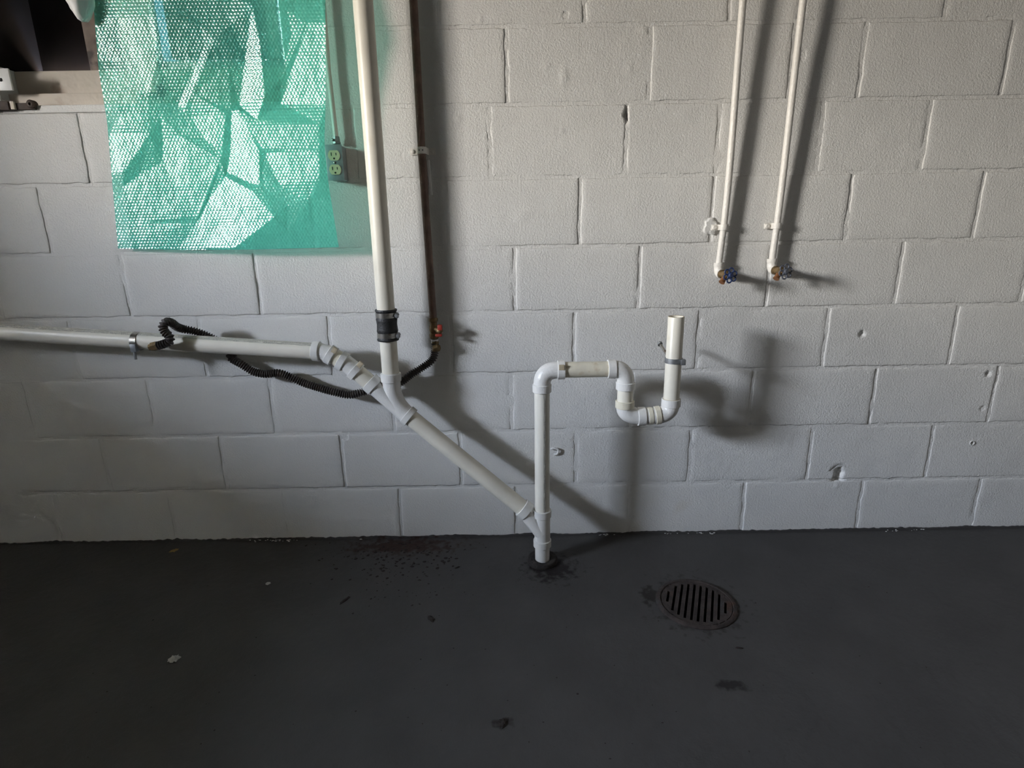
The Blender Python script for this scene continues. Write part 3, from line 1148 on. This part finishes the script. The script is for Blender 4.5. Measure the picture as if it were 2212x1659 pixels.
# trap bends
Xp = at(1455, 780, DT).x
zP = lambda py: at(1455, py, DT).z
zu = at(1400, 899, DT).z
xm = at(1402, 899, DT).x
mb = MB().tube([(Xt, yr, zT(872))] + bez((Xt, yr, zT(878)), (Xt, yr, zu), (at(1390, 899, DT).x, yr, zu), 12) + [(xm, yr, zu)], .0262, 26)
el = mb.build('trap_bend', M['pvc_white'], dp, smooth=60)
collar(MB(), (Xt, yr, zT(873)), (0, 0, 1), .022, .0238, .0290).build('socket_rim', M['pvc_stain'], el)
collar(MB(), (at(1385, 899, DT).x, yr, zu), (1, 0, .04), .024, .0238, .0290).build('socket_rim', M['pvc_white'], el)
mb = MB().tube([(xm, yr, zu)] + bez((at(1414, 898, DT).x, yr, zu + .001), (Xp, yr, zu + .002), (Xp, yr, zP(873)), 12) + [(Xp, yr, zP(866))], .0258, 26)
el = mb.build('trap_bend', M['pvc_white'], dp, smooth=60)
collar(MB(), (at(1420, 897, DT).x, yr, zu + .003), (1, 0, .12), .016, .0238, .0285).build('socket_rim', M['pvc_stain'], el)
collar(MB(), (at(1404, 899, DT).x, yr, zu + .001), (1, 0, .08), .014, .0238, .0272).build('socket_rim', M['pvc_stain'], el)
collar(MB(), (Xp, yr, zP(869)), (0, 0, 1), .024, .0238, .0290).build('socket_rim', M['pvc_white'], el)
MB().torus((Xp, yr, zP(862)), (0, 0, 1), .0245, .0022).build('sealant_ring', M['primer'], el)
# standpipe, open at the top
zt_, zb_ = zP(684), zP(868)
Ls = zt_ - zb_
MB().lathe((Xp, yr, zb_), (0, 0, 1), [(0, .0205), (0, .0238), (Ls - .001, .0238), (Ls, .0232), (Ls, .0212), (Ls - .001, .0205)], 32, closed=True).build('standpipe', M['pvc'], dp)
MB().torus((Xp, yr, zt_ - .0005), (0, 0, 1), .0222, .0013).build('stained_rim', M['primer'], dp)

# pipe gasket at the floor
gk = MB().lathe((Xr, yr, 0), (0, 0, 1), [(0, .051), (.010, .051), (.014, .048), (.015, .044), (.014, .032), (.010, .025), (0, .025)], 32, closed=True)
for q in gk.v:
    q += Vector((noise.noise(q * 30) * .003, noise.noise(q * 30 + Vector((5, 0, 0))) * .003, 0 if q.z < .001 else noise.noise(q * 25) * .002))
gk.build_thing('pipe_gasket', M['grommet'], 'dark round gasket around the drain riser where it enters the floor', 'gasket')

# clamp on the standpipe with its bolt and hanger rod
zc = zP(778)
hc = thing('pipe_clamp', (Xp, yr, zc - .008), 'grey steel clamp around the short open standpipe', 'pipe clamp')
MB().lathe((Xp, yr, zc - .0075), (0, 0, 1), [(0, .0240), (0, .0262), (.015, .0262), (.015, .0240)], 32, closed=True).build('band', M['dullsteel'], hc)
MB().bevel_box((Xp + .015, yr - .028, zc - .010), (Xp + .029, yr - .012, zc + .007), .002).build('clamp_ear', M['dullsteel'], hc)
b0 = Vector((Xp - .008, yr + .026, zc + .004))
p1 = at(1425, 742, .085)
bt = MB().tube([b0, p1], .0046, 12).build('bolt', M['steel'], hc)
MB().lathe(p1, p1 - b0, [(-.005, .0085), (.002, .0085), (.004, .006)], 6).build('bolt_head', M['dullsteel'], bt)

# clamp on the sloping branch pipe
pc = at(298, 737, DLh)
bc = thing('pipe_clamp', (pc.x, pc.y, pc.z - .06), 'steel band clamp around the sloping branch pipe at the left', 'pipe clamp')
MB().lathe(pc - d01 * .009, d01, [(0, .0262), (0, .0288), (.018, .0288), (.018, .0262)], 32, closed=True).build('band', M['steel'], bc)
MB().bevel_box((pc.x - .008, pc.y - .032, pc.z - .028), (pc.x + .010, pc.y - .018, pc.z - .004), .002).build('clamp_ear', M['dullsteel'], bc)
MB().lathe((pc.x - .001, pc.y - .024, pc.z - .052), (0, 0, 1), [(0, .004), (.03, .004)], 10).build('bolt', M['dullsteel'], bc)
MB().tube([pc + Vector((0, .026, 0)), Vector((pc.x, 0, pc.z))], .004, 8).build('hanger_rod', M['dullsteel'], bc)

# ================================================================== BROWN SUPPLY PIPE, VALVE AND FLEXIBLE TUBE
DBp = 0.027
Xb = -0.2515
zB = lambda py: at(930, py, DBp).z
bp_ = thing('iron_pipe', (Xb, -DBp, zB(760)), 'thin rusty brown iron pipe running down the wall beside the drain stack', 'pipe')
x_bot = at(936, 690, DBp).x
bot = Vector((x_bot, -DBp, zB(690)))
mb = MB().tube([(at(894, 0, DBp).x - .002, -DBp, ZC - .002), (Xb - .001, -DBp, zB(330)), (at(927, 560, DBp).x, -DBp, zB(560)), bot], .0115, 18)
mb.build('pipe', M['rustpipe'], bp_)
MB().tube([(at(923, 352, .012).x, -.010, zB(345)), (at(928, 400, .012).x, -.012, zB(395)), (at(930, 430, .012).x, -.008, zB(420))], .007, 8).build('paint_drip', M['paint'], bp_)
vb = MB().lathe(bot + Vector((0, 0, .006)), (0, 0, -1), [(0, .012), (.004, .0145), (.012, .0145), (.014, .012), (.024, .011), (.028, .0135), (.040, .0145), (.050, .012), (.054, .0145), (.066, .0145), (.068, .011)], 18)
vz = bot.z - .030
vb.lathe((x_bot, -DBp, vz), (0.7, -0.7, -.1), [(0, .009), (.022, .009), (.026, .007)], 12)
valve = vb.build('valve_body', M['brass'], bp_)
hx = Vector((x_bot, -DBp, vz)) + Vector((0.7, -0.7, -.1)).normalized() * .030
MB().sphere(hx, .012, 14, 8, sc=(.9, .9, .8)).build('valve_stem', M['brass'], valve)
mb = MB().bevel_box((hx.x - .005, hx.y - .018, hx.z + .003), (hx.x + .010, hx.y - .002, hx.z + .021), .004)
mb.bevel_box((hx.x - .013, hx.y - .016, hx.z - .017), (hx.x + .008, hx.y - .002, hx.z - .009), .003)
mb.build('lever_handle', M['red'], valve, label='red lever handle')
zt1_ = bot.z - .064
MB().lathe((x_bot + .0005, -DBp, zt1_), (0, 0, -1), [(0, .0115), (.012, .0115)], 18).build('thread_tape', M['tape'], bp_)
# steel strap
sz = at(912, 324, .04).z
sr = thing('pipe_strap', (Xb, 0, sz - .01), 'white perforated steel strap holding the brown iron pipe to the wall', 'pipe strap')
xa, xb2 = at(886, 324, .0).x, at(941, 324, .0).x
xm_ = at(911, 324, DBp).x
prof = [(xa, -.004), (xm_ - .018, -.004), (xm_ - .0145, -.010)]
for i in range(9):
    th = math.pi * (1 - i / 8)
    prof.append((xm_ + .0135 * math.cos(th), -DBp - .0135 * math.sin(th)))
prof += [(xm_ + .0145, -.010), (xm_ + .018, -.004), (xb2, -.004)]
mb = MB()
hw = .0095
for x, y in prof:
    mb.v += [Vector((x, y, sz - hw)), Vector((x, y, sz + hw)), Vector((x, y + .0016, sz + hw)), Vector((x, y + .0016, sz - hw))]
for i in range(len(prof) - 1):
    for k_ in range(4):
        mb.f.append((i * 4 + k_, i * 4 + (k_ + 1) % 4, (i + 1) * 4 + (k_ + 1) % 4, (i + 1) * 4 + k_))
mb.f += [(0, 3, 2, 1), tuple((len(prof) - 1) * 4 + k_ for k_ in (0, 1, 2, 3))]
mb.build('strap', M['whitepipe'], sr)
for x in (xa + .009, xb2 - .009):
    MB().lathe((x, -.0035, sz), (0, -1, 0), [(0, .006), (.002, .006), (.0035, .004)], 12).build('screw', M['whitepipe'], sr)
for x in (xm_ - .006, xm_ + .0045):
    yq = -DBp - math.sqrt(max(0, .0135 ** 2 - (x - xm_) ** 2)) - .0003
    MB().lathe((x, yq, sz), (0, -1, 0), [(0, .0018), (.0006, .0018)], 8).build('strap_hole_shade', M['dark'], sr)  # dark disc on the band, a hole's shade as colour

# corrugated tube from the valve to the branch pipe
hz = thing('corrugated_tube', at(760, 850, .05), 'dark corrugated flexible tube looping from the valve to the branch pipe', 'hose')
path = [at(940, 742, .034), at(939, 762, .034), at(932, 779, .036), at(912, 794, .040), at(888, 809, .045), at(862, 828, .045), at(830, 840, .042), at(800, 843, .045),
        at(776, 849, .055), at(752, 853, .055), at(722, 847, .055), at(690, 838, .05), at(655, 827, .045), at(628, 815, .045), at(603, 806, .045), at(574, 808, .045),
        at(548, 803, .045), at(520, 786, .045), at(501, 775, .04), at(498, 768, .04), at(507, 760, .035), at(500, 748, .035), at(470, 736, .04), at(444, 724, .05),
        at(418, 715, .06), at(397, 711, .075), at(382, 706, .09), at(370, 697, .11), at(359, 696, .13), at(352, 706, .14), at(357, 718, .145), at(366, 727, .148),
        at(366, 737, .150), at(354, 743, .152), at(340, 747, .152)]
path = path[:26] + [q + (CAM - q).normalized() * .005 for q in path[26:]]     # the end of the loop lies over the branch pipe
sm = catmull(path, .0012)
rs = [.0110 + .0026 * math.sin(2 * math.pi * i * .0012 / .0072) for i in range(len(sm))]
MB().tube(sm, rs, 14).build('tube', M['hose'], hz, smooth=80)
MB().lathe((x_bot + .001, -DBp, zt1_ - .010), (at(940, 745, .034) - Vector((x_bot, -DBp, zt1_ - .010))),
           [(0, .0125), (.008, .0125), (.010, .0105), (.016, .0105), (.018, .0145), (.030, .0145), (.032, .011)], 6).build('end_nut', M['brass'], hz)
e0, e1_ = at(341, 746, .156), at(322, 751, .156)
MB().lathe(e0, e1_ - e0, [(-.002, .010), (0, .0135), (.018, .0135), (.020, .010), (.026, .010)], 6).build('end_nut', M['brass'], hz)

# ================================================================== WHITE SUPPLY PIPES AND FAUCETS
def supply(pxs, wheel, side, px_clamp, patch):
    (xt_, _), (xm2, ym2), (xb3, yb3) = pxs
    d0 = .021
    Xm = at(xm2, ym2, d0).x
    Xb3 = at(xb3, yb3, d0).x
    ze = at(xb3, yb3, d0).z
    dt_ = .044
    Xt2 = at(xt_, 0, dt_).x
    zt2_ = at(xt_, 0, dt_).z
    g_ = 'white supply pipes on the right of the wall'
    root = thing('supply_pipe', (Xb3, -d0, ze - .01), 'white painted supply pipe ending in the %s, %s of the two' % (side[0], side[1]), 'pipe', g_)
    pts = [(Xt2 + (Xt2 - Xm) * .9, -dt_ - .03, ZC - .002), (Xt2, -dt_, zt2_), (Xm, -d0 - .004, at(xm2, ym2, d0).z), (Xb3, -d0, ze)]
    pth = catmull(pts, .01)
    MB().tube(pth, .0098, 18).build('pipe', M['whitepipe'], root)
    mb = MB()
    zl = ze - .026
    mb.lathe((Xb3, -d0, ze + .004), (0, 0, -1), [(0, .010), (0, .0155), (.010, .0155), (.013, .0142)], 18)
    mb.tube([(Xb3, -d0, ze - .004)] + bez((Xb3, -d0, ze - .010), (Xb3, -d0, zl - .004), (Xb3 + .004, -d0 - .016, zl - .004), 8), .0142, 16)
    mb.build('elbow', M['whitepipe'], root)
    # faucet
    fc = thing('faucet', (Xb3 + .006, -d0 - .03, zl - .03), side[2], 'faucet', 'small wheel-handle faucets on the supply pipes')
    ax = Vector((.10, -1, 0)).normalized()
    s0 = Vector((Xb3 + .004, -d0 - .012, zl - .004))
    MB().lathe(s0, ax, [(0, .012), (.006, .0135), (.012, .0135), (.014, .0105), (.026, .0105), (.028, .0125), (.040, .0125), (.044, .0065), (.060, .0055)], 10).build('body', M['brass'], fc)
    so = s0 + ax * .030
    MB().tube([so, so + Vector((-.004, -.004, -.010)), so + Vector((-.010, -.008, -.019)), so + Vector((-.013, -.010, -.023))], [.0085, .008, .0085, .0095], 14).build('spout', M['copper'], fc)
    hc_ = s0 + ax * .062
    tilt = Vector((.22, -1, .10)).normalized()
    a_ = tilt.cross(Vector((0, 0, 1))).normalized()
    b_ = tilt.cross(a_)
    mb = MB().lathe(hc_ - tilt * .004, tilt, [(0, .0085), (.008, .0080), (.011, .005)], 14)
    for i in range(6):
        th = 2 * math.pi * i / 6 + .3
        cc_ = hc_ + (a_ * math.cos(th) + b_ * math.sin(th)) * .0150
        mb.torus(cc_, tilt, .0072, .0023, 16, 8)
    hd = mb.build('wheel_handle', wheel, fc, label=side[3])
    MB().lathe(hc_ + tilt * .004, tilt, [(0, .003), (.002, .003), (.003, .002)], 10).build('handle_screw', M['steel'], hd)
    # clamp
    cx_, cy_ = px_clamp
    cz = at(cx_, cy_, d0).z
    pq = min(pth, key=lambda q_: abs(q_.z - cz))
    Xc, yc = pq.x, pq.y
    ck = thing('conduit_clamp', (Xc - .02, 0, cz - .012), side[4], 'pipe clamp', 'one-hole clamps on the supply pipes')
    mb = MB().lathe((Xc, yc, cz - .0085), (0, 0, 1), [(0, .0100), (0, .0136), (.017, .0136), (.017, .0100)], 20, closed=True)
    mb.bevel_box((Xc - .033, -.012, cz - .0085), (Xc - .006, -.005, cz + .0085), .002)
    mb.bevel_box((Xc - .0135, yc - .004, cz - .0085), (Xc - .0088, -.006, cz + .0085), .001)
    mb.build('strap', M['whitepipe'], ck)
    MB().lathe((Xc - .025, -.011, cz), (0, -1, 0), [(0, .0075), (.003, .0072), (.005, .005)], 14).build('screw', M['whitepipe'], ck)
    return Xc, cz


xc1, zc1 = supply([(1605, 0), (1572, 400), (1553, 570)], M['bluewheel'],
                  ('blue-handled faucet', 'left', 'small brass faucet with a bright blue wheel handle', 'blue wheel handle',
                   'white clamp over a broken plaster patch on the left supply pipe'), (1560, 491), True)
xc2, zc2 = supply([(1735, 0), (1688, 400), (1668, 562)], M['greywheel'],
                  ('grey-handled faucet', 'right', 'small brass faucet with a dull grey wheel handle', 'dull grey wheel handle',
                   'white clamp with rusty edges on the right supply pipe'), (1678, 488), False)
# flaked plaster patch behind the left clamp (part of the wall)
mb = MB()
c0 = at(1533, 490, 0)
ng = 30
pts = []
for i in range(ng):
    th = 2 * math.pi * i / ng
    r = .022 + .009 * noise.noise(Vector((math.cos(th) * 2.2, math.sin(th) * 2.2, 3.3)))
    pts.append((c0.x + r * math.cos(th) * 1.05, c0.z + r * math.sin(th) * 1.2))
mb.v = [Vector((x, .004, z)) for x, z in pts] + [Vector((x, -.0045 - .002 * random.random(), z)) for x, z in pts] + \
       [Vector((c0.x + (x - c0.x) * .8, -.0078 - .0015 * random.random(), c0.z + (z - c0.z) * .8)) for x, z in pts] + [Vector((c0.x, -.008, c0.z))]
for k_ in (0, 1):
    for i in range(ng):
        j = (i + 1) % ng
        mb.f.append((k_ * ng + i, k_ * ng + j, (k_ + 1) * ng + j, (k_ + 1) * ng + i))
for i in range(ng):
    mb.f.append((2 * ng + i, 2 * ng + (i + 1) % ng, 3 * ng))
mb.build('plaster_patch', M['paint'], WALL, smooth=30)
# curl of paint beside the riser
mb = MB().tube(catmull([at(1190, 970, .004), at(1197, 968, .007), at(1206, 972, .008), at(1204, 980, .006), at(1197, 982, .003)], .003), [.0035] * 1 if False else .0035, 8)
mb.build('paint_curl', M['paint'], WALL)
c0 = at(2100, 957, .001)
MB().torus(c0, (0, 1, 0), .0075, .0018, 20, 8).build('anchor_ring', M['paint'], WALL)

# ================================================================== OUTLET BOX AND CONDUIT
DXo = .052
bx0, bx1 = at(705, 350, DXo).x, at(741, 350, DXo).x
bz0, bz1 = at(722, 390, DXo).z, at(722, 312, DXo).z
ob = thing('outlet_box', ((bx0 + bx1) / 2, -.02, bz0), 'grey metal electrical outlet box with two ivory sockets beside the bubble wrap', 'outlet')
mxx = (bx0 + bx1) / 2
MB().bevel_box((bx0 + .002, -DXo + .003, bz0 + .002), (bx1 - .002, .002, bz1 - .002), .003).build('box', M['boxmetal'], ob)
MB().bevel_box((bx0, -DXo, bz0), (bx1, -DXo + .0025, bz1), .001).build('cover_plate', M['boxmetal'], ob)
zm = (bz0 + bz1) / 2
for s in (1, -1):
    zc = zm + s * .0195
    mb = MB()
    pr = []
    for i in range(28):
        th = 2 * math.pi * i / 28
        pr.append((mxx + .0172 * math.cos(th), zc + max(-.0138, min(.0138, .0172 * math.sin(th)))))
    mb.v = [Vector((x, -DXo + .001, z)) for x, z in pr] + [Vector((x, -DXo - .0025, z)) for x, z in pr]
    mb.f = [(i, (i + 1) % 28, 28 + (i + 1) % 28, 28 + i) for i in range(28)] + [tuple(28 + i for i in range(28))]
    sk = mb.build('socket', M['ivory'], ob, smooth=30)
    sl = MB().box((mxx - .0085, -DXo - .0029, zc - .001), (mxx - .0062, -DXo, zc + .008))
    sl.build('slot', M['dark'], sk, smooth=0)  # dark box drawn for the shade in a socket opening
    MB().box((mxx + .0052, -DXo - .0029, zc - .000), (mxx + .0075, -DXo, zc + .007)).build('slot', M['dark'], sk, smooth=0)
    MB().lathe((mxx, -DXo, zc - .0085), (0, -1, 0), [(0, .0028), (.0029, .0028)], 10).build('ground_hole_shade', M['dark'], sk)
MB().lathe((mxx, -DXo, zm), (0, -1, 0), [(0, .0035), (.0015, .0033), (.0022, .002)], 12).build('screw', M['steel'], ob)
cdt = thing('conduit', at(722, 306, .022), 'thin grey metal conduit dropping to the outlet box', 'conduit')
ct = at(722, 300, .022)
cx_ = mxx + .002
MB().tube([(at(700, 0, .022).x + .004, -.022, ZC - .002), (at(709, 150, .022).x, -.022, at(709, 150, .022).z), (cx_, -.022, ct.z - .004)], .0075, 14).build('tube', M['whitepipe'], cdt)
MB().lathe((cx_, -.022, ct.z + .006), (0, 0, -1), [(0, .0095), (.008, .0105), (.014, .0105), (.015, .012), (.020, .012)], 8).build('connector', M['dullsteel'], cdt)
MB().lathe((cx_ - .006, -.030, ct.z - .004), (-.3, -1, 0), [(0, .0035), (.006, .0035), (.007, .002)], 8).build('set_screw', M['steel'], cdt)

# small dark tangle with a thread, caught behind the wrap
p = at(345, 195, .010)
mb = MB()
for i in range(26):
    a_ = p + Vector((random.gauss(0, .012), random.uniform(-.003, .004), random.gauss(0, .012)))
    b_ = p + Vector((random.gauss(0, .012), random.uniform(-.003, .004), random.gauss(0, .012)))
    mb.tube([a_, a_.lerp(b_, .5) + Vector((random.gauss(0, .005), 0, random.gauss(0, .005))), b_], .0011, 5)
mb.tube([p, at(430, 196, .008), at(520, 197, .006)], .0012, 5)
mb.build_thing('cobweb_tangle', M['flake'], 'dark tangle with a long thread behind the green bubble wrap', 'cobweb')

# ================================================================== FLOOR DRAIN
fd = thing('floor_drain', (DC.x, DC.y, 0), 'round rusty iron floor drain with parallel slots', 'drain')
MB().lathe((DC.x, DC.y, -.14), (0, 0, 1), [(0, .001), (0, DR + .003), (.139, DR + .003), (.139, DR), (.002, DR - .004), (.002, .001)], 40, closed=True).build('drain_pit', M['darkboard'], fd)
MB().lathe((DC.x, DC.y, 0), (0, 0, 1), [(-.012, .1005), (.0035, .1005), (.006, .103), (.006, .110), (.003, .1145), (-.001, .1155), (-.012, .112)], 56, closed=True).build('rim', M['rust'], fd)
# grate plate: parallel bars inside a ring, turned a little
Rg, slots, pit_, sw = .0995, 10, .0178, .0070
sd_ = on_floor(1496, 1257) - on_floor(1487, 1340)
ang = math.atan2(sd_.y, sd_.x) - math.pi / 2
Mg = Matrix.Translation((DC.x, DC.y, 0)) @ Matrix.Rotation(ang, 4, 'Z')
edges = []
for i in range(slots):
    c_ = (i - (slots - 1) / 2) * pit_
    edges.append((c_ - sw / 2, c_ + sw / 2))
bars = []
lastx = -Rg
for a_, b_ in edges + [(Rg, Rg)]:
    bars.append((lastx, a_))
    lastx = b_
zt3, zb3 = .0048, -.010
ri_ = Rg - .012          # slots stop short of the grate's border
for bi, (a_, b_) in enumerate(bars):
    xs = [a_ + (b_ - a_) * i / 4 for i in range(5)]
    mb = MB()
    prs = []
    for x in xs:
        h = math.sqrt(max(0, Rg ** 2 - x ** 2))
        prs.append((x, h))
    for x, h in prs:
        mb.v += [Mg @ Vector((x, -h, zt3)), Mg @ Vector((x, h, zt3)), Mg @ Vector((x, -h, zb3)), Mg @ Vector((x, h, zb3))]
    for i in range(4):
        o1, o2 = i * 4, i * 4 + 4
        mb.f += [(o1, o2, o2 + 1, o1 + 1), (o1 + 2, o1 + 3, o2 + 3, o2 + 2), (o1, o1 + 2, o2 + 2, o2), (o1 + 1, o2 + 1, o2 + 3, o1 + 3)]
    mb.f += [(0, 1, 3, 2), (16, 18, 19, 17)]
    mb.build('grate_bar', M['rust'], fd, smooth=0)
# webs that close the slot ends
for a_, b_ in edges:
    for s in (-1, 1):
        c_ = (a_ + b_) / 2
        ho = math.sqrt(max(0, Rg ** 2 - c_ ** 2)) + .001
        lim = .021 if abs(c_) > .075 else .012
        hi_ = max(.004, math.sqrt(max(0, ri_ ** 2 - c_ ** 2)) - (lim - .012))
        if hi_ >= ho:
            continue
        y0_, y1_ = (hi_, ho) if s > 0 else (-ho, -hi_)
        MB().box((a_, y0_, zb3), (b_, y1_, zt3 - .0003), Mg).build('slot_end', M['rust'], fd, smooth=0)

# ================================================================== DEBRIS ON THE FLOOR
mb = MB()
for i in range(230):
    px_ = random.gauss(865, 75)
    py_ = 1172 + abs(random.gauss(0, 62))
    if py_ > 1330 or px_ < 640:
        continue
    c_ = on_floor(px_, py_)
    if c_.y > -.012:
        continue
    s = random.uniform(.0010, .0034) * (1.3 if py_ < 1230 else 1)
    mb.sphere((c_.x, c_.y, s * .25), s, 6, 4, sc=(random.uniform(.7, 2), random.uniform(.7, 2), .35), M=Matrix.Rotation(random.uniform(0, 3), 3, 'Z'))
for i in range(90):
    c_ = on_floor(random.uniform(150, 2150), random.uniform(1185, 1640))
    if c_.y > -.02:
        continue
    s = random.uniform(.0008, .0020)
    mb.sphere((c_.x, c_.y, s * .25), s, 6, 4, sc=(random.uniform(.7, 1.8), random.uniform(.7, 1.8), .35))
o = mb.build('rust_flakes', M['flake'], None, smooth=70)
tag(o, 'fine dark rust flakes scattered on the floor below the stack', 'debris', None, 'stuff')


def scrap(name, px_, py_, w_, l_, h_, rot, m_, label, cat, jag=.35):
    c_ = on_floor(px_, py_)
    bm = bmesh.new()
    bmesh.ops.create_icosphere(bm, subdivisions=3, radius=1)
    R_ = Matrix.Rotation(rot, 3, 'Z')
    for q in bm.verts:
        u = q.co.copy()
        r = 1 + jag * noise.noise(u * 1.9 + Vector((px_, 0, 0))) + jag * .6 * noise.noise(u * 5 + Vector((0, py_, 0)))
        q.co = R_ @ Vector((u.x * w_ * r, u.y * l_ * r, max(u.z, -.25) * h_ * r))
    zm_ = min(q.co.z for q in bm.verts)
    bm.verts.index_update()
    mb = MB().add([c_ + q.co - Vector((0, 0, zm_)) for q in bm.verts], [tuple(q.index for q in f.verts) for f in bm.faces])
    bm.free()
    mb.build_thing(name, m_, label, cat, smooth=60)


scrap('leaf_scrap', 745, 1297, .005, .020, .003, rad(-28), M['flake'], 'dark narrow leaf scrap lying on the floor left of centre', 'debris')
scrap('lint_ball', 376, 1425, .010, .012, .006, 0, M['lint'], 'pale lint ball on the floor at the lower left', 'lint', .8)
scrap('lint_bit', 579, 1261, .007, .005, .003, .4, M['lint'], 'small pale bit of lint on the floor left of the rust flakes', 'lint', .6)
scrap('straw_bit', 376, 1190, .010, .007, .003, .6, M['drybit'], 'yellowish dry bit on the floor near the wall at left', 'debris', .9)
scrap('dirt_clump', 932, 1338, .007, .012, .003, .5, M['flake'], 'dark dirt clump on the floor below the rust flakes', 'debris', .8)
scrap('dirt_clump', 1085, 1563, .008, .010, .003, .2, M['flake'], 'dark dirt clump near the bottom centre of the floor', 'debris', .8)
scrap('dirt_fleck', 988, 1226, .008, .003, .002, .6, M['flake'], 'thin dark fleck on the floor left of the riser', 'debris', .5)
scrap('dirt_fleck', 1597, 1400, .009, .003, .002, -.2, M['flake'], 'thin dark fleck on the floor below the floor drain', 'debris', .5)
